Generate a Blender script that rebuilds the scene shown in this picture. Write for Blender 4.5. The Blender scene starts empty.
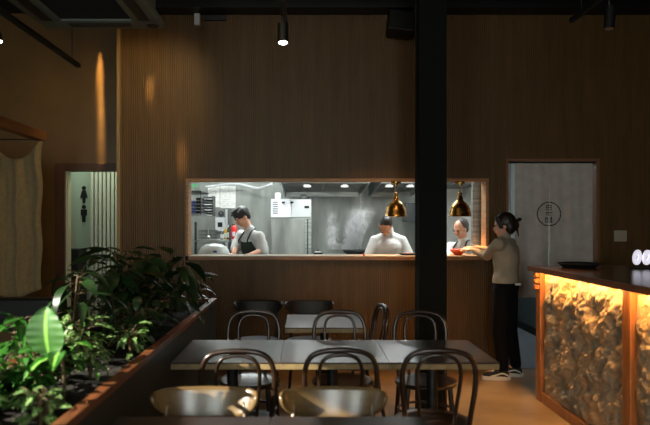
import bpy, bmesh, math, random
from mathutils import Vector, Matrix, noise
SC = bpy.context.scene
COL = SC.collection
PI = math.pi
F = 660.0                      # focal length in pixels of the 650 px frame
VX, VY, EYE = 305.0, 224.0, 1.5
def P(px, py, D):              # pixel + distance -> place
    return Vector(((px-VX)/F*D, D, EYE-(py-VY)/F*D))

# ------------------------------------------------------------ camera
cd = bpy.data.cameras.new('camera'); cam = bpy.data.objects.new('camera', cd); COL.objects.link(cam)
cam.location = (0, 0, EYE); cam.rotation_euler = (PI/2, 0, 0)
cd.sensor_width = 36; cd.lens = F/650*36
cd.shift_x = (325-VX)/650; cd.shift_y = (VY-212.5)/650
cd.clip_start = .05
cd.dof.use_dof = True; cd.dof.focus_distance = 6.9; cd.dof.aperture_fstop = 2.4
SC.camera = cam
SC.view_settings.view_transform = 'Standard'; SC.view_settings.look = 'None'
SC.view_settings.gamma = 1; SC.view_settings.use_curve_mapping = False
SC.view_settings.exposure = 0.0

# ------------------------------------------------------------ world and lights
W = bpy.data.worlds.new('world'); SC.world = W; W.use_nodes = True
W.node_tree.nodes['Background'].inputs[0].default_value = (.75, .88, 1, 1)
W.node_tree.nodes['Background'].inputs[1].default_value = 1.0

def lamp(name, kind, loc, energy, color=(1, 1, 1), target=None, **kw):
    d = bpy.data.lights.new(name, kind); o = bpy.data.objects.new(name, d); COL.objects.link(o)
    d.energy = energy; d.color = color; o.location = loc
    for k, v in kw.items(): setattr(d, k, v)
    if target is not None:
        o.rotation_euler = (Vector(target)-Vector(loc)).to_track_quat('-Z', 'Y').to_euler()
    return o
WARM = (1, .55, .22)
# sun through the window in the left wall
SUN_DIR = Vector((.86, .36, -.37)).normalized()
s = lamp('sun', 'SUN', (-6, 0, 5), 15.0, (1, .95, .82), angle=.009)
s.rotation_euler = SUN_DIR.to_track_quat('-Z', 'Y').to_euler()
# daylight outside the two rear windows and the left window
lamp('daylight_rear', 'AREA', (.35, -3.3, 2.0), 95, (.90, .96, .92), (.35, 5, 1.4), shape='RECTANGLE', size=.9, size_y=2.2)
lamp('daylight_rear_left', 'AREA', (-2.1, -3.3, 2.0), 95, (.88, .97, .90), (-1.4, 5, 1.4), shape='RECTANGLE', size=1.4, size_y=2.2)
# kitchen ceiling panels
lamp('kitchen_light', 'AREA', (-.85, 8.45, 2.52), 52, (.93, 1, .99), (-.85, 8.8, 0), shape='RECTANGLE', size=1.3, size_y=.7)
lamp('kitchen_light_right', 'AREA', (1.25, 7.75, 2.52), 50, (.93, 1, .99), (1.2, 8.0, 0), shape='RECTANGLE', size=1.2, size_y=.5)
# restroom lobby and corridor behind the noren
lamp('restroom_light', 'AREA', (-2.5, 7.85, 2.7), 9, (.86, 1, .88), (-2.6, 8.1, 0), shape='RECTANGLE', size=.7, size_y=.4)
lamp('corridor_light', 'AREA', (2.6, 8.6, 2.7), 12, (.9, .97, 1), (2.6, 8.6, 0), shape='RECTANGLE', size=.7, size_y=.7)
# warm downlight wash of the dining room (no fixtures built for these)
lamp('room_wash', 'AREA', (-.8, 3.6, 3.6), 8, (1, .72, .42), (-.8, 6.0, 1.2), shape='RECTANGLE', size=2.4, size_y=.5)
lamp('bar_downlight', 'SPOT', (1.75, 4.9, 3.5), 260, (1, .66, .30), (1.55, 5.35, 0), spot_size=math.radians(34), spot_blend=.9, shadow_soft_size=.12)
lamp('wall_streak_spot', 'SPOT', (-2.29, 7.3, 3.8), 620, (1, .66, .28), (-2.30, 7.4, 3.17), spot_size=math.radians(9), spot_blend=1, shadow_soft_size=.02)  # added spot without a fixture, imitates the upper sun streak on the wall
lamp('wall_streak_spot_low', 'SPOT', (-2.29, 7.3, 3.8), 2600, (1, .70, .34), (-2.285, 7.4, 2.62), spot_size=math.radians(4.6), spot_blend=1, shadow_soft_size=.03)  # second added spot, same place, for the lower part of the streak
lamp('wall_dapple_high', 'SPOT', (-1.60, 6.62, 3.75), 170, (1, .68, .32), P(150, 86, 6.94), spot_size=math.radians(8), spot_blend=1, shadow_soft_size=.02)  # added narrow spot, no lamp hangs here; makes the upper dapple
lamp('wall_dapple_low', 'SPOT', (-1.26, 6.45, 3.75), 330, (1, .68, .32), P(182, 156, 6.94), spot_size=math.radians(5.5), spot_blend=1, shadow_soft_size=.02)  # likewise added, makes the lower dapple on the slats
lamp('left_wash', 'SPOT', (-1.0, 5.6, 3.7), 85, (1, .74, .36), (-2.25, 7.3, 2.3), spot_size=math.radians(75), spot_blend=1, shadow_soft_size=.1)  # added wide spot to brighten the left walls, no known source

lamp('lower_wall_spot', 'SPOT', (.75, 5.2, 3.5), 190, (1, .62, .32), (.75, 6.95, .55), spot_size=math.radians(46), spot_blend=1, shadow_soft_size=.06)  # added spot that warms the wall below the pass
lamp('hood_light', 'AREA', (.25, 8.75, 1.88), 8, (.95, 1, 1), (.25, 8.8, 0), shape='RECTANGLE', size=.8, size_y=.25)
lamp('hood_light_right', 'AREA', (1.24, 8.85, 1.88), 7, (.95, 1, 1), (1.24, 8.9, 0), shape='RECTANGLE', size=.5, size_y=.2)

# ------------------------------------------------------------ materials
def lin(c): return tuple(((v/255)/12.92 if v/255 <= .04045 else ((v/255+.055)/1.055)**2.4) for v in c[:3])+(1,)
MATS = {}
def mat(name, rgb, rough=.6, metal=0, spec=.5, var=0, scale=8, stretch=(1, 1, 1), rgb2=None, bump=0, bscale=None, emit=0, coat=0, alpha=1, trans=0, detail=4, sss=0, sheen=0):
    if name in MATS: return MATS[name]
    m = bpy.data.materials.new(name); m.use_nodes = True; nt = m.node_tree; b = nt.nodes['Principled BSDF']
    b.inputs['Base Color'].default_value = lin(rgb); b.inputs['Roughness'].default_value = rough
    b.inputs['Metallic'].default_value = metal; b.inputs['Specular IOR Level'].default_value = spec
    b.inputs['Coat Weight'].default_value = coat; b.inputs['Coat Roughness'].default_value = .2; b.inputs['Alpha'].default_value = alpha
    b.inputs['Transmission Weight'].default_value = trans
    if sheen: b.inputs['Sheen Weight'].default_value = sheen
    if emit:
        b.inputs['Emission Color'].default_value = lin(rgb); b.inputs['Emission Strength'].default_value = emit
    if var or rgb2 or bump:
        tc = nt.nodes.new('ShaderNodeTexCoord'); mp = nt.nodes.new('ShaderNodeMapping'); mp.inputs['Scale'].default_value = stretch
        nz = nt.nodes.new('ShaderNodeTexNoise'); nz.inputs['Scale'].default_value = scale; nz.inputs['Detail'].default_value = detail
        nt.links.new(tc.outputs['Object'], mp.inputs[0]); nt.links.new(mp.outputs[0], nz.inputs['Vector'])
        if var or rgb2:
            r = nt.nodes.new('ShaderNodeValToRGB')
            c2 = rgb2 or tuple(max(0, v*(1-var)) for v in rgb)
            r.color_ramp.elements[0].color = lin(c2); r.color_ramp.elements[0].position = .32
            r.color_ramp.elements[1].color = lin(rgb); r.color_ramp.elements[1].position = .68
            nt.links.new(nz.outputs['Fac'], r.inputs[0]); nt.links.new(r.outputs[0], b.inputs['Base Color'])
        if bump:
            bp = nt.nodes.new('ShaderNodeBump'); bp.inputs['Strength'].default_value = bump; bp.inputs['Distance'].default_value = .01
            n2 = nz
            if bscale:
                n2 = nt.nodes.new('ShaderNodeTexNoise'); n2.inputs['Scale'].default_value = bscale; nt.links.new(mp.outputs[0], n2.inputs['Vector'])
            nt.links.new(n2.outputs['Fac'], bp.inputs['Height']); nt.links.new(bp.outputs[0], b.inputs['Normal'])
    MATS[name] = m; return m

slat = mat('slatted timber', (110, 80, 40), .5, var=.16, scale=5, stretch=(6, 6, .5))
plaster = mat('brown plaster', (106, 78, 38), .38, var=.14, scale=3, bump=.15, bscale=14)
oak = mat('pale oak trim', (176, 128, 78), .5, var=.2, scale=6, stretch=(1, 1, 8))
oakh = mat('oak board', (156, 108, 64), .45, var=.25, scale=5, stretch=(1, 10, 10))
walnut = mat('reddish timber', (140, 82, 46), .4, var=.3, scale=6, stretch=(10, 1, 10))
frame_br = mat('brown door frame', (84, 52, 30), .5, var=.2, scale=6, stretch=(6, 6, 1))
black = mat('black paint', (9, 12, 11), .5)
blackm = mat('matt black', (9, 10, 10), .75)
greyceil = mat('cassette plastic', (96, 106, 98), .45)
darkgreen = mat('dark planter laminate', (32, 46, 39), .5, var=.15, scale=3, stretch=(6, 6, 1))
pillarm = mat('pillar paint', (8, 13, 11), .8, spec=.15)
tabletop = mat('dark stained table top', (52, 34, 27), .3, var=.35, scale=7, stretch=(1, 9, 1), bump=.03, coat=.6)
tableedge = mat('pale table edge', (150, 128, 84), .5, var=.15, scale=20)
bent = mat('dark bentwood', (46, 30, 19), .28, coat=.3, var=.3, scale=10)
ply = mat('glossy moulded plywood', (114, 90, 56), .3, coat=.5, var=.15, scale=4, stretch=(1, 8, 8))
steel = mat('brushed steel', (176, 182, 178), .34, metal=.8, var=.25, scale=4, stretch=(1, 1, 10))
steeld = mat('dull steel wall', (158, 162, 156), .36, metal=.3, var=.42, scale=1.5, stretch=(2.2, 2.2, .5), bump=.05)
steelk = mat('dark steel', (66, 70, 70), .4, metal=.6)
white = mat('white enamel', (196, 198, 202), .35)
whitew = mat('white wall', (205, 208, 204), .6)
paperm = mat('paper', (240, 240, 236), .8, var=.12, scale=22)
ink = mat('ink', (44, 46, 48), .8)
brass = mat('aged brass', (168, 128, 66), .27, metal=1, var=.25, scale=6)
redpl = mat('red plastic', (196, 34, 26), .35)
orange = mat('orange glaze', (206, 74, 36), .35)
blue = mat('blue plastic', (52, 74, 132), .45)
yellow = mat('yellow liquid', (186, 158, 62), .3)
glassy = mat('clear glass', (225, 235, 235), .08, trans=.85)
windowglass = mat('window glass', (255, 255, 255), 0, trans=1)
linen = mat('beige linen', (138, 116, 78), .9, var=.1, scale=30, sheen=.2)
noren = mat('grey noren cloth', (196, 188, 180), .9, var=.1, scale=9, sheen=.2)
norenink = mat('dark print', (48, 48, 46), .9)
soil = mat('dark soil', (36, 27, 20), .95, var=.4, scale=60, bump=.6)
skin = mat('skin', (198, 142, 112), .5)
skinl = mat('light skin', (206, 152, 124), .5)
hairm = mat('black hair', (18, 14, 13), .42, var=.3, scale=60, bump=.4)
hairg = mat('short greying hair', (70, 62, 56), .6, var=.3, scale=80)
hairb = mat('dark brown hair', (34, 22, 16), .42, var=.3, scale=60, bump=.4)
chefw = mat('white cotton', (200, 200, 198), .85, var=.06, scale=7, bump=.35, bscale=9)
shirtm = mat('taupe knit', (172, 156, 132), .9, var=.08, scale=8, bump=.35, bscale=10)
trouser = mat('black denim', (9, 9, 11), .9, spec=.2, bump=.3, bscale=9, var=.1)
apronm = mat('dark green apron', (30, 46, 36), .8, var=.2, scale=9)
strapm = mat('black strap', (20, 22, 24), .7)
rubber = mat('white rubber', (226, 224, 214), .6)
canvas = mat('dark canvas', (34, 34, 38), .8)
eyem = mat('dark eye', (24, 16, 12), .25)
pale_green = mat('pale green wall', (176, 192, 168), .6)
slatwhite = mat('white slat', (206, 206, 184), .55)
leafd = mat('dark leaf', (34, 62, 26), .38, var=.3, scale=12, spec=.5)
leafm = mat('mid leaf', (50, 116, 30), .36, var=.3, scale=14)
leafb = mat('bright leaf', (76, 126, 56), .5, var=.25, scale=16)
leafy = mat('pale variegation', (158, 180, 116), .5, var=.15, scale=20)
stripe = mat('pale leaf stripe', (142, 196, 84), .45)
stemm = mat('plant stem', (104, 84, 50), .7, var=.3, scale=30)
pebble = mat('cream pebble', (140, 130, 110), .7)
led = mat('warm led strip', (255, 186, 96), .5, emit=4)
bulbw = mat('lit bulb', (255, 244, 226), .5, emit=14)
bulbo = mat('amber bulb', (255, 176, 92), .5, emit=10)
signw = mat('white lit sign face', (232, 228, 242), .5, emit=.75)
plate = mat('switch plate', (170, 158, 136), .5)
for m in (leafd, leafm, leafb):
    m.node_tree.nodes['Principled BSDF'].inputs['Subsurface Weight'].default_value = 0

# polished concrete floor
floorm = mat('polished concrete', (152, 124, 88), .3, rgb2=(112, 88, 60), scale=2.2, bump=.04, bscale=30, detail=8)
# rough stone of the bar front
stone = mat('grey split stone', (188, 152, 108), .75, rgb2=(108, 110, 102), scale=3.2, stretch=(1, 1.5, 1), bump=.5, bscale=40, detail=8)

# ------------------------------------------------------------ mesh builder
class MB:
    def __init__(s): s.bm = bmesh.new(); s.mi = 0
    def _tag(s, faces):
        for f in faces: f.material_index = s.mi
    def box(s, x0, x1, y0, y1, z0, z1, rot=None, piv=None):
        vs = [s.bm.verts.new((x, y, z)) for x in (x0, x1) for y in (y0, y1) for z in (z0, z1)]
        if rot is not None:
            pv = Vector(piv) if piv is not None else Vector(((x0+x1)/2, (y0+y1)/2, (z0+z1)/2))
            for v in vs: v.co = rot @ (v.co-pv) + pv
        s._tag([s.bm.faces.new([vs[i] for i in q]) for q in ((0,1,3,2),(4,6,7,5),(0,4,5,1),(2,3,7,6),(0,2,6,4),(1,5,7,3))]); return s
    def rings(s, rs, close=True, cap=True):
        R = [[s.bm.verts.new(p) for p in r] for r in rs]; fs = []
        n = len(R[0])
        for a, b in zip(R, R[1:]):
            for i in range(n if close else n-1):
                fs.append(s.bm.faces.new((a[i], a[(i+1) % n], b[(i+1) % n], b[i])))
        if cap and close:
            fs.append(s.bm.faces.new(list(reversed(R[0])))); fs.append(s.bm.faces.new(R[-1]))
        s._tag(fs); return s
    def tube(s, pts, r, seg=8, closed=False):
        pts = [Vector(p) for p in pts]; n = len(pts); rs = r if isinstance(r, (list, tuple)) else [r]*n
        out = []; prev = None
        for i, p in enumerate(pts):
            if closed: t = pts[(i+1) % n]-pts[i-1]
            else: t = pts[min(i+1, n-1)]-pts[max(i-1, 0)]
            t.normalize()
            if prev is None:
                a = Vector((0, 0, 1)) if abs(t.z) < .9 else Vector((1, 0, 0))
                u = t.cross(a).normalized()
            else:
                u = (prev-t*prev.dot(t)).normalized()
            prev = u; w = t.cross(u)
            out.append([p+(u*math.cos(2*PI*k/seg)+w*math.sin(2*PI*k/seg))*rs[i] for k in range(seg)])
        if closed: out.append(out[0]); return s.rings(out, cap=False)
        return s.rings(out)
    def cyl(s, c, r, h, seg=24, r2=None):
        c = Vector(c); r2 = r if r2 is None else r2
        return s.rings([[c+Vector((math.cos(2*PI*k/seg)*q, math.sin(2*PI*k/seg)*q, z)) for k in range(seg)] for q, z in ((r, 0), (r2, h))])
    def lathe(s, prof, c=(0, 0, 0), seg=28, cap=False):
        c = Vector(c)
        return s.rings([[c+Vector((math.cos(2*PI*k/seg)*max(r, 1e-4), math.sin(2*PI*k/seg)*max(r, 1e-4), z)) for k in range(seg)] for r, z in prof], cap=cap)
    def ell(s, c, r, M=None, seg=14):
        c = Vector(c); M = M or Matrix.Identity(3); rs = []
        for i in range(seg//2+1):
            th = PI*i/(seg//2); th = min(max(th, .02), PI-.02)
            rs.append([c+M @ Vector((r[0]*math.sin(th)*math.cos(2*PI*k/seg), r[1]*math.sin(th)*math.sin(2*PI*k/seg), -r[2]*math.cos(th))) for k in range(seg)])
        return s.rings(rs)
    def cap(s, p0, p1, r0, r1, seg=12, fl=None):
        p0, p1 = Vector(p0), Vector(p1); t = (p1-p0); L = t.length; t = t/L if L > 1e-6 else Vector((0, 0, 1))
        pts = []; rr = []
        for k in range(5):
            a = PI/2*k/4.6; a0 = PI/2-a
            pts.append(p0-t*r0*math.sin(a0)); rr.append(max(r0*math.cos(a0), .0008))
        for k in range(5):
            a = PI/2*k/4
            pts.append(p1+t*r1*math.sin(a)); rr.append(max(r1*math.cos(a), .0008))
        return s.tube(pts, rr, seg)
    def grid(s, f, nu, nv, mfun=None):
        V = [[s.bm.verts.new(f(i/nu, j/nv)) for j in range(nv+1)] for i in range(nu+1)]
        for i in range(nu):
            for j in range(nv):
                fc = s.bm.faces.new((V[i][j], V[i+1][j], V[i+1][j+1], V[i][j+1]))
                fc.material_index = mfun(i/nu, j/nv) if mfun else s.mi
        return s
    def build(s, name, m, parent=None, world=False, smooth=False, bevel=0, solid=0, bseg=2):
        bmesh.ops.recalc_face_normals(s.bm, faces=s.bm.faces) if len(s.bm.faces) < 60000 and not solid else None
        off = Vector((0, 0, 0))
        if parent is not None and world:
            off = parent['_o'] if False else ORG.get(parent.name, Vector())
        if parent is None and world != 'keep':
            xs = [v.co for v in s.bm.verts]
            off = Vector(((min(v.x for v in xs)+max(v.x for v in xs))/2, (min(v.y for v in xs)+max(v.y for v in xs))/2, min(v.z for v in xs)))
        for v in s.bm.verts: v.co -= off
        me = bpy.data.meshes.new(name); s.bm.to_mesh(me); s.bm.free()
        for q in (m if isinstance(m, (list, tuple)) else [m]): me.materials.append(q)
        o = bpy.data.objects.new(name, me); COL.objects.link(o)
        if parent is not None: o.parent = parent; ORG[o.name] = ORG.get(parent.name, Vector()) if world else Vector()
        else: o.location = off; ORG[o.name] = off.copy()
        if solid:
            md = o.modifiers.new('solid', 'SOLIDIFY'); md.thickness = solid; md.offset = 0
        if bevel:
            md = o.modifiers.new('bevel', 'BEVEL'); md.width = bevel; md.segments = bseg; md.limit_method = 'ANGLE'
        if smooth: me.polygons.foreach_set('use_smooth', [True]*len(me.polygons))
        return o
ORG = {}
def thing(name, label, cat, loc=(0, 0, 0), group=None, rz=0):
    o = bpy.data.objects.new(name, None); COL.objects.link(o); o.empty_display_size = .1
    o.location = loc; o.rotation_euler.z = rz; ORG[o.name] = Vector(loc)
    return tag(o, label, cat, group)
def tag(o, label, cat, group=None, kind=None):
    o['label'] = label; o['category'] = cat
    if group: o['group'] = group
    if kind: o['kind'] = kind
    return o
def struct(o): o['kind'] = 'structure'; return o
def dup(root, loc, rz, label, group=None):
    r = root.copy(); COL.objects.link(r); r.location = loc; r.rotation_euler.z = rz; r['label'] = label
    if group: r['group'] = group
    for ch in list(root.children):
        c = ch.copy(); COL.objects.link(c); c.parent = r
        for g in list(ch.children):
            d = g.copy(); COL.objects.link(d); d.parent = c
    return r
def remesh(o, voxel=.008, it=6):
    md = o.modifiers.new('r', 'REMESH'); md.mode = 'VOXEL'; md.voxel_size = voxel; md.use_smooth_shade = True
    if it:
        sm = o.modifiers.new('s', 'SMOOTH'); sm.iterations = it; sm.factor = .5
    bpy.context.view_layer.update()
    dg = bpy.context.evaluated_depsgraph_get()
    me = bpy.data.meshes.new_from_object(o.evaluated_get(dg)); old = o.data
    o.modifiers.clear(); o.data = me
    if not me.materials:
        for q in old.materials: me.materials.append(q)
    me.polygons.foreach_set('use_smooth', [True]*len(me.polygons))
    return o
def bez(pts, n=10):           # smooth curve through the points
    pts = [Vector(p) for p in pts]; out = []
    for i in range(len(pts)-1):
        a = pts[max(i-1, 0)]; b = pts[i]; c = pts[i+1]; d = pts[min(i+2, len(pts)-1)]
        for k in range(n):
            t = k/n
            out.append(.5*((2*b)+(c-a)*t+(2*a-5*b+4*c-d)*t*t+(3*b-3*c+d-a)*t**3))
    out.append(pts[-1]); return out

# ============================================================ SETTING
DW = 6.95                      # slatted wall face
XL, XR, YR, ZC = -3.5, 4.2, -3.0, 3.86
struct(MB().box(XL-.1, XR+.1, YR-.1, 10.2, -.1, 0).build('floor', floorm, world='keep'))
struct(MB().box(XL-.1, XR+.1, YR-.1, 10.2, ZC, ZC+.1).build('ceiling', blackm, world='keep'))
# left wall with its window opening
WY0, WY1, WZ0, WZ1 = .85, 2.5, 1.5, 2.35
m = MB(); m.box(XL-.12, XL, YR, WY0, 0, ZC); m.box(XL-.12, XL, WY1, 8.3, 0, ZC); m.box(XL-.12, XL, WY0, WY1, 0, WZ0); m.box(XL-.12, XL, WY0, WY1, WZ1, ZC)
struct(m.build('wall_left', plaster, world='keep'))
struct(MB().box(XR, XR+.12, YR, 10.2, 0, ZC).build('wall_right', frame_br, world='keep'))
m = MB(); rz0, rz1 = .9, 3.1
m.box(XL, -2.8, YR-.1, YR, 0, ZC); m.box(-1.4, -.1, YR-.1, YR, 0, ZC); m.box(.8, XR, YR-.1, YR, 0, ZC)
for a, b in ((-2.8, -1.4), (-.1, .8)): m.box(a, b, YR-.1, YR, 0, rz0); m.box(a, b, YR-.1, YR, rz1, ZC)
struct(m.build('wall_rear', plaster, world='keep'))
def window(n, x0, x1, y0, y1, z0, z1):
    m = MB(); t = .04
    if x1-x0 > y1-y0:
        m.box(x0, x0+t, y0, y1, z0, z1); m.box(x1-t, x1, y0, y1, z0, z1); m.box(x0+t, x1-t, y0, y1, z0, z0+t); m.box(x0+t, x1-t, y0, y1, z1-t, z1)
    else:
        m.box(x0, x1, y0, y0+t, z0, z1); m.box(x0, x1, y1-t, y1, z0, z1); m.box(x0, x1, y0+t, y1-t, z0, z0+t); m.box(x0, x1, y0+t, y1-t, z1-t, z1)
    struct(m.build('window_%d' % n, black, world='keep'))
window(1, XL-.1, XL-.02, WY0, WY1, WZ0, WZ1)
window(2, -2.8, -1.4, YR-.08, YR-.02, rz0, rz1); window(3, -.1, .8, YR-.08, YR-.02, rz0, rz1)

# slatted back wall, cut by the pass and the right door
PX0, PX1, PZ0, PZ1 = -1.255, 1.93, 1.165, 1.98
DX0, DX1, DZ = 2.11, 3.10, 2.19
SL = -1.98
rects = [(SL+.04, PX0, 0, ZC), (PX0, PX1, 0, PZ0-.046), (PX0, PX1, PZ1, ZC), (PX1, DX0, 0, ZC), (DX0, DX1, DZ, ZC), (DX1, XR, 0, ZC)]
m = MB()
PITCH = .0225
for x0, x1, z0, z1 in rects:
    m.box(x0, x1, DW+.012, DW+.15, z0, z1)
    n = max(1, round((x1-x0)/PITCH)); p = (x1-x0)/n
    for i in range(n):
        a = x0+i*p
        prof = [(a+p*.10, DW+.012), (a+p*.14, DW+.003), (a+p*.32, DW-.006), (a+p*.68, DW-.006), (a+p*.86, DW+.003), (a+p*.90, DW+.012)]
        m.rings([[Vector((x, y, z0)) for x, y in prof], [Vector((x, y, z1)) for x, y in prof]], close=False)
struct(m.build('wall_back', slat, world='keep'))
struct(MB().box(SL, SL+.04, DW-.012, DW+.15, 0, ZC).build('trim_1', mat('olive timber trim', (140, 112, 62), .45), world='keep'))
# wall around the left doorway, behind the slatted wall
DL = 7.4
m = MB(); m.box(XL, -2.80, DL, DL+.12, 0, ZC); m.box(-2.80, -1.9, DL, DL+.12, 2.18, ZC); m.box(-1.98, -1.9, DW+.15, DL+.12, 0, ZC)
struct(m.build('wall_back_left', plaster, world='keep'))
m = MB(); m.box(-2.80, -2.69, DL-.02, DL+.14, 0, 2.18); m.box(-2.69, -1.98, DL-.02, DL+.14, 2.094, 2.18)
struct(m.build('door_1', frame_br, world='keep', bevel=.004))
m = MB(); m.box(-2.69, -2.665, DL+.02, DL+.12, 0, 2.094); struct(m.build('trim_2', slatwhite, world='keep'))
# pass opening lining
m = MB(); t = .03
m.box(PX0, PX0+t, DW-.02, DW+.17, PZ0, PZ1); m.box(PX1-t, PX1, DW-.02, DW+.17, PZ0, PZ1); m.box(PX0+t, PX1-t, DW-.02, DW+.17, PZ1-t, PZ1)
struct(m.build('trim_3', oak, world='keep', bevel=.003))
# right door lining
m = MB(); t = .03
m.box(DX0, DX0+t, DW-.015, DW+.17, 0, DZ); m.box(DX1-t, DX1, DW-.015, DW+.17, 0, DZ); m.box(DX0+t, DX1-t, DW-.015, DW+.17, DZ-t, DZ)
struct(m.build('door_2', mat('dark oak frame', (124, 82, 48), .5), world='keep', bevel=.003))
# restroom lobby
DB = 8.25
struct(MB().box(XL, -1.9, DB, DB+.1, 0, 2.9).build('wall_restroom', pale_green, world='keep'))
struct(MB().box(-1.98, -1.9, DL+.12, DB, 0, 2.9).build('wall_restroom_side', pale_green, world='keep'))
struct(MB().box(XL, -1.9, DL+.12, DB+.1, 2.9, 3.0).build('ceiling_restroom', whitew, world='keep'))
# kitchen shell
KB = 9.8
struct(MB().box(-1.9, 2.16, KB, KB+.1, 0, 2.7).build('wall_kitchen_back', steeld, world='keep'))
struct(MB().box(-1.9, -1.84, DW+.15, KB, 0, 2.7).build('wall_kitchen_left', whitew, world='keep'))
struct(MB().box(2.16, 2.2, DW+.15, 10.1, 0, 2.9).build('wall_kitchen_right', whitew, world='keep'))
struct(MB().box(-1.9, 2.16, DW+.15, KB, 2.62, 2.7).build('ceiling_kitchen', whitew, world='keep'))
# corridor behind the noren
m = MB(); m.box(3.12, 3.2, DW+.15, 10.1, .62, 2.9)
struct(m.build('wall_corridor_right', whitew, world='keep'))
struct(MB().box(3.1, 3.2, DW+.15, 10.1, 0, .62).build('trim_4', mat('dark teal dado', (74, 84, 84), .5), world='keep'))
struct(MB().box(3.08, 3.1, DW+.15, 10.1, 0, .1).build('baseboard_right', blackm, world='keep'))
struct(MB().box(2.2, 3.2, 10.0, 10.1, 0, 2.9).build('wall_corridor_back', mat('grey corridor wall', (120, 128, 128), .6), world='keep'))
struct(MB().box(2.2, 3.2, DW+.15, 10.1, 2.9, 3.0).build('ceiling_corridor', whitew, world='keep'))
struct(MB().box(2.06, 3.08, DW-.1, 10.0, 0, .004).build('floor_corridor', mat('grey vinyl', (120, 124, 132), .4), world='keep'))
# steel beam under the ceiling along the back wall
struct(MB().box(-2.0, XR, 6.72, 6.93, ZC-.14, ZC).box(-2.0, XR, 6.70, 6.95, ZC-.16, ZC-.13).build('trim_5', black, world='keep'))
struct(MB().box(-1.9, XR, 6.0, 6.1, ZC-.22, ZC-.12).build('trim_6', black, world='keep'))

# ============================================================ PILLAR
pl = V0 = Vector((.99, 5.1, 0))
t = thing('steel_pillar', 'black square steel pillar rising from floor to ceiling in front of the kitchen pass', 'pillar', (pl.x, 5.1, 0))
MB().box(-.107, .107, 0, .012, 0, ZC).box(-.107, .107, .188, .2, 0, ZC).box(-.100, .100, .012, .188, 0, ZC).build('shaft', pillarm, t, bevel=.003)
MB().box(-.15, .15, -.04, .24, 0, .015).build('base_plate', black, t)

# ============================================================ PASS LEDGE + PENDANTS
t = thing('pass_ledge', 'long oak fronted ledge with pale top forming the sill of the kitchen pass', 'ledge', (.3, 7.1, PZ0-.045))
MB().box(PX0+.03, PX1-.03, DW-.05, 7.12, PZ0-.045, PZ0-.006).build('board', oakh, t, world=True, bevel=.003)
MB().box(PX0+.03, PX1-.03, DW-.045, 7.3, PZ0-.006, PZ0).build('top_sheet', mat('pale ledge top', (140, 124, 100), .4), t, world=True)
def pendant(px, label):
    D = 7.02; c = P(px, 224, D); zt = PZ1-.03
    t = thing('pendant_lamp', label, 'pendant lamp', (c.x, D, zt), 'brass heat lamps over the pass')
    MB().cyl((0, 0, -.022), .055, .022, 24).cyl((0, 0, -.035), .025, .014, 16).build('canopy', brass, t, smooth=False, bevel=.003)
    MB().tube([(0, 0, -.02), (0, 0, -.13)], .006, 8).build('rod', brass, t)
    prof = [(.004, -.115), (.022, -.12), (.024, -.135), (.018, -.15), (.03, -.165), (.034, -.195), (.04, -.205), (.062, -.222), (.088, -.25), (.104, -.285), (.112, -.33), (.115, -.365), (.119, -.37)]
    sh = MB().lathe(prof, seg=36).build('lamp_shade', brass, t, smooth=True, solid=.003)
    b = MB().ell((0, 0, -.29), (.032, .032, .045)).build('bulb', bulbo, t, smooth=True); b['label'] = 'glowing amber bulb'
    l = lamp('heat_lamp_light', 'SPOT', (c.x, D, zt-.345), 32, (1, .5, .18), (c.x, D, 0), spot_size=math.radians(110), spot_blend=.5, shadow_soft_size=.03)
    return t
pendant(396, 'brass bell pendant lamp hanging in the pass left of the black pillar')
pendant(460, 'brass bell pendant lamp hanging in the pass right of the black pillar')

# ============================================================ NOREN (right door)
def glyph(x, z):               # printed emblem, metres from its centre
    r = math.hypot(x, z)
    if .118 < r < .130: return True
    B = [(-.032, .03, .088, .096), (-.032, .03, .064, .070), (-.032, -.024, .04, .096), (.022, .03, .04, .096), (-.032, .03, .04, .047), (-.004, .004, .04, .108),
         (-.036, .034, .012, .020), (-.004, .004, -.02, .036), (-.03, .03, -.016, -.009), (-.03, -.022, -.016, .012),
         (-.04, -.032, -.088, -.032), (-.04, -.004, -.088, -.080), (-.04, -.004, -.056, -.049), (-.012, -.004, -.088, -.032), (-.04, -.004, -.038, -.032),
         (.008, .036, -.05, -.043), (.018, .026, -.092, -.03), (.004, .04, -.088, -.08), (.008, .036, -.068, -.062)]
    return any(a < x < b and c < z < d for a, b, c, d in B)
cx, cz = P(549, 214, 7.0).x, P(549, 214, 7.0).z
nor = thing('noren_curtain', 'grey split noren curtain with a round emblem hanging in the right doorway', 'curtain', (cx, 7.0, .72))
zt, zb = DZ-.04, .72
for sgn in (-1, 1):
    x0, x1 = (P(515, 0, 7).x, cx+.004) if sgn < 0 else (cx+.003, P(593, 0, 7).x-.005)
    def f(u, v, x0=x0, x1=x1, sgn=sgn):
        x = x0+(x1-x0)*u; z = zb+(zt-zb)*v; low = (1-v)
        inner = u if sgn < 0 else 1-u
        x += -sgn*0*low
        # the split edges hang slightly apart towards the hem
        x += sgn*.012*inner**3*max(0, low-.35)
        y = 7.0+.0075*math.sin(x*30+1.3*sgn)*(.3+low)+.002*math.sin(x*61+z*2)+.02*inner**6*low
        return Vector((x, y, z))
    nu, nv = 90, 300
    def mf(u, v, x0=x0, x1=x1, sgn=sgn):
        return 1 if glyph(x0+(x1-x0)*(u+.5/nu)-cx, zb+(zt-zb)*(v+.5/nv)-cz) else 0
    MB().grid(f, nu, nv, mf).build('cloth_panel', [noren, norenink], nor, world=True, smooth=True, solid=.002)
MB().tube([(DX0+.03, 7.0, zt), (DX1-.03, 7.0, zt)], .008).build('rod', black, nor, world=True)

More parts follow.
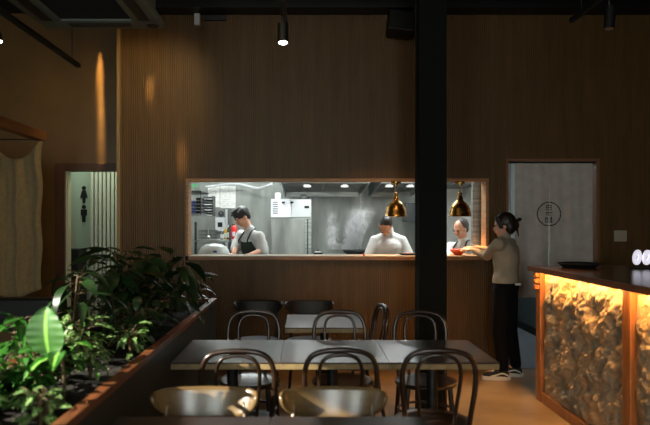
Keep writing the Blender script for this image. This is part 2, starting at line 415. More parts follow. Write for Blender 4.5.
# ============================================================ RESTROOM OBJECTS
t = thing('slat_screen', 'screen of white vertical slats beside the restroom pictograms', 'screen', (-2.33, 8.16, 0))
for i in range(11):
    x = -2.645+i*.0505
    MB().box(x, x+.034, 8.14, 8.2, 0.05, 2.5).build('slat', slatwhite, t, world=True, bevel=.002)
MB().box(-2.66, -2.08, 8.205, 8.24, .0, 2.55).build('backing', mat('dark slot', (64, 58, 40), .7), t, world=True)
def picto(py0, py1, skirt, label):
    c = P(84, py1, DB-.004); zt_ = P(84, py0, DB).z; h = zt_-c.z; x = c.x
    m = MB(); y0, y1 = DB-.012, DB-.002
    def disc(cx_, cz_, r):
        m.rings([[Vector((cx_+r*math.cos(2*PI*k/16), y, cz_+r*math.sin(2*PI*k/16))) for k in range(16)] for y in (y0, y1)])
    def poly(pts): m.rings([[Vector((x+a*h, y, c.z+b*h)) for a, b in pts] for y in (y0, y1)])
    disc(x, zt_-h*.12, h*.12)
    if skirt: poly([(-.10, .74), (.10, .74), (.22, .32), (.08, .32), (.08, 0), (-.08, 0), (-.08, .32), (-.22, .32)])
    else: poly([(-.18, .74), (.18, .74), (.18, .38), (.10, .38), (.10, 0), (-.10, 0), (-.10, .38), (-.18, .38)])
    tag(m.build('restroom_sign', blackm), label, 'sign')
picto(186, 203, True, 'black pictogram of a woman in a skirt on the pale green restroom wall')
picto(205, 222, False, 'black pictogram of a man on the pale green restroom wall')
t = thing('cabinet', 'small black cabinet just inside the left doorway', 'cabinet', (-2.69, 7.98, 0))
MB().box(-.19, .0, -.15, .15, .0, 1.2).build('body', black, t, bevel=.006)
MB().box(-.18, -.01, -.165, -.15, .05, 1.15).build('door', blackm, t, bevel=.003)

# ============================================================ HANGING LINEN + BEAM (left)
b0 = P(45, 131, 6.35); bz0 = b0.z; bx = b0.x
m = MB(); m.box(bx-.1, bx, 3.2, 6.4, bz0-.09, bz0)
tag(m.build('timber_beam', mat('orange pine beam', (150, 96, 50), .5, var=.2, scale=4, stretch=(6, 1, 6)), bevel=.004), 'pale timber beam running towards the camera above the hanging linen', 'beam')
def lf(u, v):
    D = 6.3; xr = P(42, 0, D).x; xl = -3.4
    x = xl+(xr-xl)*u
    sw = max(0, 1-((x-P(16, 0, D).x)/.22)**2)
    ztop = P(0, 141, D).z-.17*sw**.8
    px = VX+F*x/D
    zbot = P(0, 300, D).z+.09*max(0, (px-22)/20)**2+.05*math.sin(x*9)**2-(.0)
    z = zbot+(ztop-zbot)*v
    y = D+.02*math.sin(x*31+z)+.014*math.sin(x*67)*(1-v*.5)+.008*math.sin(z*9+x*20)
    x += .012*math.sin(z*11)*u
    return Vector((x, y, z))
t = thing('linen_hanging', 'beige linen cloth hanging from a thin rail under the timber beam', 'curtain', (-2.7, 6.3, .7))
MB().grid(lf, 90, 60).build('cloth', linen, t, world=True, smooth=True, solid=.003)
zr = P(0, 139.5, 6.3).z
MB().tube([(-3.45, 6.3, zr), (P(41, 0, 6.3).x, 6.3, zr)], .006).build('rail', black, t, world=True)
MB().tube([(P(40, 0, 6.3).x, 6.3, zr), (P(40, 0, 6.3).x, 6.3, bz0-.09)], .004).build('hook', black, t, world=True)

# dark banquette and grey table left of the planter
t = thing('banquette', 'dark upholstered bench below the hanging linen', 'bench', (-2.6, 5.6, 0))
MB().box(-.85, .45, -.3, .25, .12, .46).build('seat', mat('black vinyl', (18, 20, 20), .5), t, bevel=.03, bseg=3)
MB().box(-.85, .45, .25, .4, .12, .84).build('backrest', MATS['black vinyl'], t, bevel=.04, bseg=3)
MB().box(-.8, .4, -.25, .35, 0, .12).build('plinth', blackm, t)

# ============================================================ TABLES
def make_table(wx, wy):
    t = thing('dining_table', 'x', 'table')
    MB().box(-wx/2, wx/2, -wy/2, wy/2, .742, .75).build('tabletop', tabletop, t, bevel=.002)
    e = MB().box(-wx/2, wx/2, -wy/2, wy/2, .712, .742).build('edge_band', tableedge, t, bevel=.002); e['label'] = 'pale plywood edge'
    MB().cyl((0, 0, .02), .032, .68, 20).build('pedestal', black, t, smooth=False)
    MB().box(-.2, .2, -.2, .2, .70, .712).build('bracket', black, t)
    MB().lathe([(.0, .0), (.22, .0), (.22, .012), (.05, .03), (.034, .06), (0.0, .06)], seg=28).build('base', black, t, smooth=True)
    return t
T = make_table(.592, .70)
yb = 3.92
T.location = (-.43, yb, 0); T['label'] = 'dark topped dining table of the middle row, the one against the planter'; T['group'] = 'dining tables in rows'
dup(T, (.163, yb, 0), 0, 'dark topped dining table in the centre of the middle row of three')
dup(T, (.756, yb, 0), 0, 'dark topped dining table at the right end of the middle row near the pillar')
dup(T, (-.43, 2.22, 0), 0, 'nearest dining table, at the bottom left beside the planter')
dup(T, (.165, 2.22, 0), 0, 'nearest dining table, at the bottom centre of the photo')
dup(T, (.15, 5.12, 0), 0, 'single dining table behind the middle row, close to the slatted wall')
tl = dup(T, (-2.0, 4.25, 0), 0, 'grey sheened table beyond the plants at the far left')

# ============================================================ BENTWOOD CHAIRS
def make_bent():
    t = thing('bentwood_chair', 'x', 'chair')
    MB().lathe([(.0, .448), (.17, .448), (.2, .44), (.205, .452), (.2, .468), (.17, .462), (.05, .456), (.0, .456)], seg=36).build('seat', bent, t, smooth=True)
    half = [(-.155, -.165, .44), (-.165, -.20, .56), (-.178, -.225, .68), (-.178, -.24, .77), (-.155, -.252, .838), (-.10, -.26, .872), (0, -.263, .882)]
    full = half+[(-x, y, z) for x, y, z in reversed(half[:-1])]
    MB().tube(bez(full, 5), .0135, 10).build('back_hoop', bent, t, smooth=True)
    half = [(-.085, -.16, .45), (-.092, -.195, .58), (-.105, -.222, .70), (-.105, -.238, .78), (-.085, -.248, .83), (-.045, -.252, .852), (0, -.253, .857)]
    full = half+[(-x, y, z) for x, y, z in reversed(half[:-1])]
    MB().tube(bez(full, 5), .010, 10).build('inner_hoop', bent, t, smooth=True)
    for s in (-1, 1):
        MB().tube(bez([(s*.155, -.165, .455), (s*.165, -.19, .25), (s*.185, -.235, 0)], 5), [.015]*6+[.0145, .014, .0135, .013, .012], 10).build('leg', bent, t, smooth=True)
        MB().tube(bez([(s*.135, .135, .45), (s*.15, .155, .25), (s*.175, .19, 0)], 5), [.017]*6+[.016, .015, .014, .013, .011], 10).build('leg', bent, t, smooth=True)
    MB().tube([(.178*math.cos(a*PI/14), .178*math.sin(a*PI/14)-.01, .27) for a in range(28)], .009, 8, closed=True).build('leg_ring', bent, t, smooth=True)
    return t
B = make_bent()
g = 'bentwood chairs around the dining tables'; B['group'] = g
B.location = (-.33, 3.48, 0); B['label'] = 'dark bentwood chair, back to the camera, leftmost of three on the near side'
dup(B, (.17, 3.50, 0), .03, 'dark bentwood chair, back to the camera, middle of three on the near side')
dup(B, (.67, 3.49, 0), -.04, 'dark bentwood chair with its back to the camera, in front of the black pillar')
dup(B, (-.37, 4.40, 0), PI-.04, 'dark bentwood chair facing the camera across the middle row, leftmost of three')
dup(B, (.25, 4.40, 0), PI+.03, 'dark bentwood chair facing the camera across the middle row, centre of three')
dup(B, (.80, 4.38, 0), PI-.02, 'dark bentwood chair facing the camera whose hoops cross the black pillar')
dup(B, (.335, 4.97, 0), PI/2+.16, 'bentwood chair seen side-on at the right of the single back table')

def make_low(m1):
    t = thing('low_back_chair', 'x', 'chair')
    MB().lathe([(.0, .44), (.17, .44), (.205, .448), (.21, .458), (.2, .468), (.05, .462), (.0, .462)], seg=36).build('seat', m1, t, smooth=True)
    def f(u, v):
        s = u*2-1; s_ = math.copysign(abs(s)**.8, s)
        half = .222
        h = .125*max(0, 1-abs(s_)**2.3)**.62+.012
        x = half*math.sin(s_*1.25)/math.sin(1.25)
        y = -.235+.075*(s_**2)
        z = .79-h*(1-v)-.008*abs(s_)**6
        y += -.036*v
        return Vector((x, y, z))
    MB().grid(f, 40, 8).build('backrest', m1, t, smooth=True, solid=.014)
    for s in (-1, 1):
        MB().tube(bez([(s*.165, -.13, .45), (s*.172, -.175, .60), (s*.165, -.225, .735)], 5), .012, 8).build('back_post', m1, t, smooth=True)
        MB().tube([(s*.15, -.14, .45), (s*.18, -.2, 0)], [.016, .011], 8).build('leg', m1, t, smooth=True)
        MB().tube([(s*.15, .13, .45), (s*.18, .19, 0)], [.016, .011], 8).build('leg', m1, t, smooth=True)
    return t
L = make_low(ply); L['group'] = 'light low-back chairs at the nearest tables'
L.location = (-.425, 2.62, 0); L.rotation_euler.z = PI; L['label'] = 'low chair with curved tan backrest dappled by sunlight, at the nearest left table'
dup(L, (.12, 2.62, 0), PI, 'low chair with curved tan backrest at the bottom centre of the photo')
L2 = make_low(mat('black stained timber', (16, 15, 14), .5)); L2['group'] = 'dark low-back chairs by the slatted wall'
L2.location = (-.43, 5.9, 0); L2.rotation_euler.z = PI; L2['label'] = 'dark low-back chair by the slatted wall, left of the single back table'
dup(L2, (0.04, 5.9, 0), PI, 'dark low-back chair by the slatted wall, behind the single back table')

# ============================================================ BAR
BX, BZ, BF = 2.0, 1.14, 5.66     # face plane, top height, far end
t = thing('bar_counter', 'bar counter with lit rough stone front, timber posts and dark timber top', 'bar counter', (2.3, 4.0, 0))
m = MB()
m.box(BX+.05, 2.6, 1.2, BF, .0, BZ-.045); m.box(2.6, 4.1, 5.1, BF, 0, BZ-.045)
m.build('carcass', frame_br, t, world=True)
m = MB(); m.box(BX-.05, 2.66, 1.1, BF+.09, BZ-.04, BZ); m.box(2.66, 4.15, 5.0, BF+.09, BZ-.04, BZ)
m.build('countertop', mat('dark red timber top', (104, 60, 38), .22, var=.3, scale=5, stretch=(8, 1, 8), coat=.3), t, world=True, bevel=.004)
m = MB(); m.box(BX-.06, BX-.05, 1.1, BF+.09, BZ-.045, BZ-.002)
m.build('nosing', walnut, t, world=True)
postm = mat('orange timber post', (176, 108, 54), .45, var=.2, scale=5, stretch=(6, 6, 1))
for y0, y1 in ((BF-.10, BF), (4.02, 4.12), (2.45, 2.55)):
    MB().box(BX-.02, BX+.06, y0, y1, 0, BZ-.045).build('post', postm, t, world=True, bevel=.004)
for y0, y1 in ((4.12, BF-.10), (2.55, 4.02), (1.2, 2.45)):
    MB().box(BX-.015, BX+.05, y0, y1, 0, .085).build('bottom_rail', postm, t, world=True, bevel=.003)
    def f(u, v, y0=y0, y1=y1):
        y = y0+(y1-y0)*u; z = .085+(BZ-.135)*v
        q = Vector((y*3.4+z*2.6, z*2.4-y*1.2, 3.7))
        a = 1-abs(noise.fractal(q*1.15, 1.0, 2.0, 5))*1.9
        b = noise.fractal(Vector((y*7+z*6, z*5.0-y*4, 1.1)), .9, 2.1, 5)
        c = noise.fractal(Vector((y*24, z*24, 6)), 1, 2, 3)
        d = .040*a+.028*b+.012*c; d = d*(.45+.55*min(1, (1-v)*5))*min(1, .25+8*min(u, 1-u), .4+8*v)
        d = max(-.03, min(.048, d))
        return Vector((BX+.022-d, y, z))
    st = MB().grid(f, 230, 150).build('stone_panel', stone, t, world=True, smooth=True)
    MB().box(BX-.03, BX-.014, y0+.01, y1-.01, BZ-.047, BZ-.041).build('light_strip', led, t, world=True)
    l = lamp('bar_strip_light', 'AREA', (BX-.046, (y0+y1)/2, BZ-.048), 8.5*(y1-y0), (1, .50, .15), None, shape='RECTANGLE', size=.02, size_y=(y1-y0)-.02)
    l.rotation_euler = (0, math.radians(-20), 0)
# bamboo-like knuckle bracket near the top of the far post
m = MB()
for k in range(3): m.cyl((BX-.03, BF-.05, BZ-.09-.052*k), .028, .04, 14)
m.build('post_bracket', postm, t, world=True, bevel=.006)
# round tray
tr = P(573, 266, 5.45)
t = thing('tray', 'round black shallow tray on the far end of the bar top', 'tray', (2.25, 5.42, BZ))
MB().lathe([(0, 0), (.12, 0), (.165, .035), (.17, .038), (.166, .042), (.155, .036), (.118, .008), (0, .008)], seg=36).build('dish', blackm, t, smooth=True)
# lit sign of round letters
t = thing('lit_sign', 'small white illuminated sign of round letters on the bar', 'sign', (2.717, 5.3, BZ))
MB().box(-.1, .22, -.03, .03, 0, .012).build('foot', black, t)
for k in range(3):
    c = Vector((-.05+.075*k, -.008*k, .092))
    m = MB(); n = 28; rings = []
    def ov(a, rx, rz): return (c.x+rx*math.cos(a)+.006*math.sin(a), c.z+rz*math.sin(a))
    R = []
    for y, sc in ((-.012, 1), (.012, 1)):
        R.append([Vector((ov(2*PI*i/n, .033, .06)[0], c.y+y, ov(2*PI*i/n, .033, .06)[1])) for i in range(n)])
    inn = [[Vector((ov(2*PI*i/n, .009, .026)[0], c.y+y, ov(2*PI*i/n, .009, .026)[1])) for i in range(n)] for y in (.012, -.012)]
    m.rings([R[0], R[1], inn[0], inn[1], R[0]], cap=False)
    m.build('letter', signw, t, bevel=0)
    MB().tube([(c.x, c.y, .01), (c.x, c.y, .02)], .004).build('pin', black, t)
# low dark box on bar return
t = tag(MB().box(3.02, 3.7, 5.3, 5.5, BZ, BZ+.05).build('tray_box', walnut, bevel=.006), 'low reddish timber box on the bar top behind the lit sign', 'box')

# switch plate
c = P(620.5, 236, DW-.012)
t = thing('light_switch', 'pale double light switch plate on the dark slatted wall right of the doorway', 'light switch', (c.x, DW-.01, c.z))
MB().box(-.066, .066, -.008, .008, -.058, .058).build('plate', plate, t, bevel=.003)
for s in (-1, 1): MB().box(s*.028-.02, s*.028+.02, -.013, -.008, -.035, .035).build('rocker', plate, t, bevel=.002)

# ============================================================ CEILING THINGS
# air conditioning cassette
zc = 3.06
t = thing('air_conditioner', 'dark ceiling cassette air conditioner at the top left', 'air conditioner', (-1.60, 4.8, zc))
MB().box(-.42, .42, -.42, .42, .06, .32).build('housing', greyceil, t, bevel=.01)
m = MB()
m.box(-.48, .48, -.48, -.27, 0, .06); m.box(-.48, .48, .27, .48, 0, .06); m.box(-.48, -.27, -.27, .27, 0, .06); m.box(.27, .48, -.27, .27, 0, .06)
m.build('fascia', greyceil, t, bevel=.015, bseg=3)
m = MB()
for k in range(22): y = -.262+k*.024; m.box(-.27, .27, y, y+.010, .012, .03)
m.box(-.27, .27, -.27, .27, .04, .05)
m.build('intake_grille', blackm, t)
for k in range(4):
    R = Matrix.Rotation(k*PI/2, 3, 'Z')
    MB().box(-.24, .24, .33, .41, -.008, .0, rot=R, piv=(0, 0, 0)).build('louvre', black, t, bevel=.003)
MB().lathe([(.0, -.006), (.045, -.006), (.05, 0)], c=(.40, .40, 0), seg=20).build('sensor', black, t)
for sx in (-1, 1):
    for sy in (-1, 1): MB().tube([(sx*.38, sy*.38, .3), (sx*.38, sy*.38, ZC-zc)], .006).build('hanger', black, t)

def track(x, y0, y1, z, label, rods):
    t = thing('lighting_track', label, 'lighting track', (x, (y0+y1)/2, z), 'black lighting tracks')
    MB().box(x-.02, x+.02, y0, y1, z-.018, z+.018).box(x-.008, x+.008, y0+.02, y1-.02, z-.024, z-.018).build('rail', black, t, world=True, bevel=.003)
    for y in rods: MB().tube([(x, y, z), (x, y, ZC)], .0045).build('suspension_rod', black, t, world=True)
    return t
def spot(x, y, z, aim, label, lit, e=0, z_track=None, rr=.04, ln=.15):
    d = Vector(aim).normalized()
    t = thing('spotlight', label, 'spotlight', (x, y, z), 'black cylindrical track spotlights')
    q = d.to_track_quat('Z', 'Y').to_matrix()
    def tr(m_):
        for v in m_.bm.verts: v.co = q @ v.co
        return m_
    tr(MB().lathe([(0, -ln), (rr, -ln), (rr, .0), (rr*.86, .0), (rr*.8, -.03), (0, -.03)], seg=24)).build('lamp_head', black, t)
    tr(MB().cyl((0, 0, -.010), rr*.8, .008, 20)).build('lens', bulbw if lit else mat('unlit lens', (150, 130, 100), .3), t)
    MB().tube([Vector((0, 0, 0))-d*ln*.6, (0, 0, (z_track or z+.2)-z)], .009).build('bracket', black, t)
    if lit: lamp('track_spot_light', 'SPOT', Vector((x, y, z))+d*.01, e, (1, .78, .52), Vector((x, y, z))+d, spot_size=math.radians(40), spot_blend=.5, shadow_soft_size=.025)
    return t
zt_ = 2.92
track(-2.03, 2.6, 5.92, zt_, 'black suspended lighting track running diagonally at the upper left', (3.4, 5.75))
track(-2.22, 2.4, 4.6, 3.02, 'short thicker black rail above the diagonal track at the far upper left', (3.9,))
a = P(283, 43, 4.8)
track(a.x+.005, 2.2, 5.05, 3.03, 'black lighting track overhead at the top centre', (2.6, 4.9))
spot(a.x, 4.8, a.z, (0, -.22, -1), 'lit cylindrical spotlight hanging at the top centre', True, 60, 3.03)
a = P(609, 29, 4.9)
track(P(571, 21, 5.4).x, 2.5, 5.4, P(571, 21, 5.4).z, 'black lighting track at the top right of the room', (3.0, 5.2))
spot(a.x, 4.9, a.z, (-.12, -.12, -1), 'unlit cylindrical spotlight at the top right', False, 0, P(571, 21, 5.4).z+.03, ln=.17)
a = P(-1, 42, 5.0)
spot(a.x, 5.0, a.z, (.35, -.2, -1), 'small glowing spotlight at the far upper left edge', True, 10, 2.92, rr=.03, ln=.1)

# white sensor with dark arm, and black speaker on the back wall
a = P(196, 17, 6.8)
t = thing('wall_sensor', 'small white box with a black arm high on the slatted wall', 'sensor', (a.x, DW-.03, a.z))
MB().box(-.03, .03, -.06, .02, -.06, .06).build('body', white, t, bevel=.008)
MB().box(.06, .3, -.02, .02, -.0, .05).build('arm', black, t, bevel=.003)
a = P(401, 23, 6.7)
t = thing('loudspeaker', 'black tilted loudspeaker high on the slatted wall left of the pillar', 'speaker', (a.x, 6.8, a.z))
R = Matrix.Rotation(.12, 3, 'Y') @ Matrix.Rotation(-.25, 3, 'X')
MB().box(-.13, .13, -.12, .06, -.11, .11, rot=R, piv=(0, 0, 0)).build('cabinet', black, t, bevel=.008)
MB().box(-.12, .12, -.127, -.12, -.10, .10, rot=R, piv=(0, 0, 0)).build('grille', blackm, t)
MB().box(-.02, .02, .05, .14, -.02, .02).build('bracket', black, t)

# ============================================================ PLANTER + PLANTS
RX = -.75
t = thing('planter', 'long dark planter box with a reddish timber rim dividing the tables from the lounge', 'planter', (-1.05, 3.5, 0))
m = MB(); m.box(RX-.045, RX-.005, 1.3, 5.6, 0, .84); m.box(-1.35, -1.31, 1.3, 5.6, 0, .84); m.box(-1.31, RX-.045, 5.56, 5.6, 0, .84); m.box(-1.31, RX-.045, 1.3, 1.34, 0, .84)
m.build('body', darkgreen, t, world=True)
m = MB(); m.box(RX-.05, RX, 1.28, 5.62, .84, .87); m.box(-1.37, -1.3, 1.28, 5.62, .84, .87); m.box(-1.3, RX-.05, 5.55, 5.62, .84, .87); m.box(-1.3, RX-.05, 1.28, 1.35, .84, .87)
rim = m.build('rim', walnut, t, world=True, bevel=.004)
def sf(u, v):
    x = -1.31+.515*u; y = 1.34+4.22*v
    return Vector((x, y, .79+.025*noise.noise(Vector((x*9, y*9, 0)))))
sl = MB().grid(sf, 20, 120).build('soil', soil, t, world=True, smooth=True); sl['kind'] = 'stuff'

def leaf(m, base, d, up, L, Wd, droop=.5, fold=.25, mid=None, nu=8, nv=4, tip=1.0):
    d = d.normalized(); side = d.cross(up)
    if side.length < 1e-3: side = Vector((1, 0, 0))
    side.normalize(); n = side.cross(d).normalized()
    V = []
    for i in range(nu+1):
        u = i/nu
        w = Wd*(math.sin(PI*min(1, u**.8*.985+.015)))**.75*(1-.15*u)
        a = droop*u
        c = base+d*(L*math.sin(a)/max(droop, 1e-3) if droop > .01 else L*u)-n*(L*(1-math.cos(a))/max(droop, 1e-3) if droop > .01 else 0)
        row = []
        for j in range(nv+1):
            s_ = j/nv*2-1
            row.append(m.bm.verts.new(c+side*(w*s_)*.5*math.cos(fold)+n*(abs(s_)*w*.5*math.sin(fold)+.04*w*math.sin(u*18+s_))))
        V.append(row)
    for i in range(nu):
        for j in range(nv):
            f = m.bm.faces.new((V[i][j], V[i+1][j], V[i+1][j+1], V[i][j+1]))
            f.material_index = 1 if (mid and nv >= 5 and abs(j-(nv-1)/2) < .6) or (mid == 2 and (i+j) % 3 == 0) else 0
def plant(name, x, y, h, spread, n, L, Wd, m1, m2, label, seed, droop=.8, mid=None, stems=3, petiole=True, upb=.4, grp='leafy plants in the planter', spots=0):
    rnd = random.Random(seed); z0 = .79
    t = thing(name, label, 'plant', (x, y, z0), grp)
    fo = MB(); st = MB()
    tops = []
    for k in range(stems):
        a = rnd.uniform(0, 2*PI); r = spread*rnd.uniform(.05, .4)
        p = [Vector((0, 0, -.01)), Vector((math.cos(a)*r*.4, math.sin(a)*r*.4, h*.5)), Vector((math.cos(a)*r, math.sin(a)*r, h*rnd.uniform(.75, .95)))]
        p = bez(p, 5); st.tube(p, [.007]+[.005]*(len(p)-1), 6); tops.append(p)
    for k in range(n):
        p = tops[k % stems]; q = p[rnd.randint(min(3, len(p)-2), len(p)-1)]
        a = rnd.uniform(0, 2*PI); el = rnd.uniform(-.2, 1.0)
        d = Vector((math.cos(a)*math.cos(el), math.sin(a)*math.cos(el), math.sin(el)+upb*.3))
        b = q+d.normalized()*spread*rnd.uniform(.1, .6)
        # keep leaves above the soil and (roughly) over the box
        b.z = max(b.z, .03)
        gx = x+b.x
        if gx > RX-.02 and b.z < .1: b.z = .1+rnd.random()*.05
        if petiole: st.tube([q, (q+b)/2+Vector((0, 0, .01)), b], .0022, 5)
        dd = Vector((d.x, d.y, rnd.uniform(-.5, .5)))
        leaf(fo, b, dd, Vector((rnd.uniform(-.3, .3), rnd.uniform(-.3, .3), 1)), L*rnd.uniform(.65, 1.15), Wd*rnd.uniform(.7, 1.15), droop*rnd.uniform(.6, 1.3), rnd.uniform(.1, .4), mid, 7, 5 if mid else 4)
    st.build('stem', stemm, t, smooth=True)
    f_ = fo.build('foliage', [m1, m2], t, smooth=True)
    return t
# hero broad-leaf plant
t = thing('broad_leaf_plant', 'tall-stemmed plant with one big sunlit striped leaf at the near left of the planter', 'plant', (-.96, 2.62, .79), 'leafy plants in the planter')
m = MB()
q = [Vector((.0, 0, -.01)), Vector((.004, 0, .08)), Vector((-.004, 0, .17)), Vector((-.015, 0, .24))]
m.tube(bez(q, 5), .0075, 8).build('stem', stemm, t, smooth=True)
def hero(u, v):
    s_ = u*2-1; w = .074*math.sin(PI*min(1, .03+v**.85*.96))**.62
    z = -.085+.19*v
    y = -.03-.02*math.sin(v*PI)-.010*abs(s_)**1.5+.003*math.sin(v*40)*abs(s_)
    return Vector((w*s_-.01*v, y, z))
o = MB().grid(lambda u, v: hero(u, v)+Vector((-.045, 0, .28)), 20, 22, lambda u, v: 1 if abs(u-.47) < .05 else 0).build('big_leaf', [leafb, stripe], t, smooth=True)
o['label'] = 'broad upright leaf with pale midrib'
m = MB(); rr = random.Random(4)
for k in range(7):
    a = k*.9+.4; d = Vector((math.cos(a), math.sin(a), rr.uniform(-.1, .6)))
    leaf(m, Vector((-.01, 0, .15+.01*k))+d*.03, d, Vector((0, 0, 1)), .15, .07, 1.0, .3, 1, 8, 5)
m.build('foliage', [leafm, stripe], t, smooth=True)

specs = [
 ('bushy_plant', -1.22, 2.28, .18, .17, 60, .10, .06, leafb, leafm, .9, 2, 'bushy green plant at the left edge below the striped leaf'),
 ('bushy_plant', -.92, 2.30, .12, .13, 50, .06, .04, leafm, leafy, .8, 2, 'low sprawling plant at the foot of the striped leaf stem'),
 ('bushy_plant', -1.08, 2.70, .18, .18, 60, .08, .05, leafm, leafb, .8, 1, 'low mid-green plant right behind the striped leaf stem'),
 ('variegated_plant', -1.14, 3.28, .24, .18, 60, .09, .04, leafm, leafy, .8, 2, 'speckled leafy plant between the sunlit plants and the dark shrubs'),
 ('shrub_plant', -.95, 3.72, .26, .18, 60, .11, .05, leafd, leafm, .9, None, 'dark low shrub by the rim beside the left end of the middle table'),
 ('rubber_plant', -1.15, 4.15, .56, .22, 34, .22, .11, leafd, leafd, .6, None, 'tall dark plant whose leaf tips reach in front of the slats'), # name x y h spread n L W mats droop label
 ('bushy_plant', -1.10, 2.12, .15, .15, 46, .085, .055, leafb, leafy, 1.0, 2, 'bright green rounded-leaf plant at the bottom left corner'),
 ('bushy_plant', -1.20, 2.50, .18, .15, 44, .10, .06, leafm, leafb, .9, 1, 'sunlit bushy plant left of the big striped leaf'),
 ('bushy_plant', -.95, 1.86, .10, .11, 26, .06, .035, leafm, leafy, .8, 2, 'low plant at the very front of the planter'),
 ('bushy_plant', -1.22, 2.86, .34, .18, 40, .13, .06, leafm, leafb, .9, 1, 'green plant just behind the big striped leaf'),
 ('variegated_plant', -.98, 3.02, .20, .14, 46, .085, .035, leafm, leafy, .9, 2, 'small-leaved variegated plant catching sunlight near the timber rim'),
 ('variegated_plant', -.90, 3.42, .18, .14, 42, .09, .035, leafm, leafy, .8, 2, 'low variegated plant with bright tips by the middle of the rim'),
 ('palm_plant', -1.22, 3.45, .50, .24, 34, .25, .055, leafd, leafm, 1.3, None, 'drooping palm-like plant in front of the left doorway'),
 ('shrub_plant', -1.12, 3.95, .42, .22, 44, .17, .08, leafd, leafm, 1.0, None, 'dark shrub in the middle of the planter before the white slats'),
 ('shrub_plant', -.93, 4.10, .26, .17, 36, .12, .05, leafd, leafm, .9, None, 'low dark shrub beside the middle of the timber rim'),
 ('rubber_plant', -1.10, 4.45, .50, .20, 30, .24, .11, leafd, leafd, .7, None, 'dark broad-leaved plant rising tallest before the slatted wall'),
 ('rubber_plant', -.98, 4.85, .46, .22, 30, .24, .10, leafd, leafd, .8, None, 'dark broad-leaved plant towards the far end of the planter'),
 ('palm_plant', -.92, 5.22, .36, .20, 28, .22, .05, leafd, leafm, 1.2, None, 'arching dark plant at the far end of the planter below the pass corner'),
 ('shrub_plant', -1.18, 5.1, .44, .18, 30, .15, .07, leafd, leafm, .9, None, 'dark shrub at the far left corner of the planter'),
]
for i, (nm, x, y, h, sp, n, L_, W_, m1, m2, dr, mid, lab) in enumerate(specs):
    plant(nm, x, y, h, sp, n, L_, W_, m1, m2, lab, 20+i, dr, mid, stems=3 if n < 40 else 5)
# pebbles on the soil at the near end
rr = random.Random(9); m = MB()
for k in range(60):
    x = rr.uniform(-1.2, -.82); y = rr.uniform(1.8, 3.2)
    m.ell((x, y, .812), (rr.uniform(.004, .009),)*2+(rr.uniform(.003, .006),), seg=6)
tag(m.build('pebbles', pebble), 'cream pebbles scattered over the dark soil at the near end of the planter', 'pebbles', kind='stuff')

# ============================================================ KITCHEN
# exhaust hoods
def hood(x0, x1, y0, y1, z, label):
    t = thing('exhaust_hood', label, 'exhaust hood', ((x0+x1)/2, (y0+y1)/2, z), 'steel exhaust hoods')
    w = .02; zf = z+.10
    def prism(m, xa, xb): m.rings([[Vector((x, yy, zz)) for yy, zz in ((y0, zf), (y1, z), (y1, 2.62), (y0, 2.62))] for x in (xa, xb)])
    m = MB(); prism(m, x0, x0+w); prism(m, x1-w, x1); m.box(x0+w, x1-w, y0, y0+w, zf, 2.62); m.box(x0+w, x1-w, y1-w, y1, z, 2.62)
    m.build('canopy', steel, t, world=True)
    n = 4; sl = math.atan2(zf-z, y1-y0); Rm = Matrix.Rotation(-sl, 3, 'X'); pv = ((x0+x1)/2, (y0+y1)/2, (z+zf)/2+.06)
    for k in range(n):
        a = x0+w+(x1-x0-2*w)*k/n; b = x0+w+(x1-x0-2*w)*(k+1)/n
        m = MB(); m.box(a+.008, b-.008, y0+w, y1-w, pv[2], pv[2]+.02, rot=Rm, piv=pv)
        for q in range(10):
            yy = y0+.06+(y1-y0-.12)*q/10; m.box(a+.02, b-.02, yy, yy+.03, pv[2]-.01, pv[2], rot=Rm, piv=pv)
        m.build('filter', mat('filter steel', (128, 132, 130), .35, metal=.6), t, world=True)
    for k in (.3, .75):
        c = Vector((x0+(x1-x0)*k, (y0+y1)/2-.1, pv[2]-.02)); h = MB().cyl(c, .05, .03, 16).build('hood_lamp', mat('frosted lens', (236, 240, 236), .4, emit=1.1), t, world=True); h['label'] = 'round lit hood lamp'
hood(-.30, .80, 8.1, 9.6, 1.90, 'steel exhaust hood above the steaming pan in the middle of the kitchen')
hood(.93, 1.55, 8.1, 9.6, 1.90, 'steel exhaust hood behind the chef with the bowed head')
t = thing('strip_light', 'white strip light below the kitchen ceiling left of the hood', 'light fitting', (-.9, 8.9, 2.1))
MB().tube([(-.75, 0, .02), (.45, 0, .02)], .02).build('tube', mat('kitchen tube', (240, 250, 250), .4, emit=3), t)
MB().box(-.8, .5, -.03, .03, .04, .07).build('fitting', white, t)
for s in (-.6, .3): MB().tube([(s, 0, .07), (s, 0, .52)], .005).build('hanger', steel, t)
# conduit
tag(MB().tube(bez([P(205, 187, 9.6), P(235, 184, 9.6), P(258, 188, 9.5), P(272, 184, 9.2)], 6), .018, 8).build('ceiling_pipe', white, smooth=True), 'curved white pipe running under the kitchen ceiling', 'pipe')
# wall joints of steel cladding
for px, lab in ((361, 'steel seam strip on the kitchen wall beside the steam'), (311, 'steel seam strip on the kitchen wall beside the tall refrigerator')):
    c = P(px, 0, 9.78); tag(MB().box(c.x-.01, c.x+.01, 9.785, 9.8, .5, 1.95).build('seam_strip', steel), lab, 'trim')
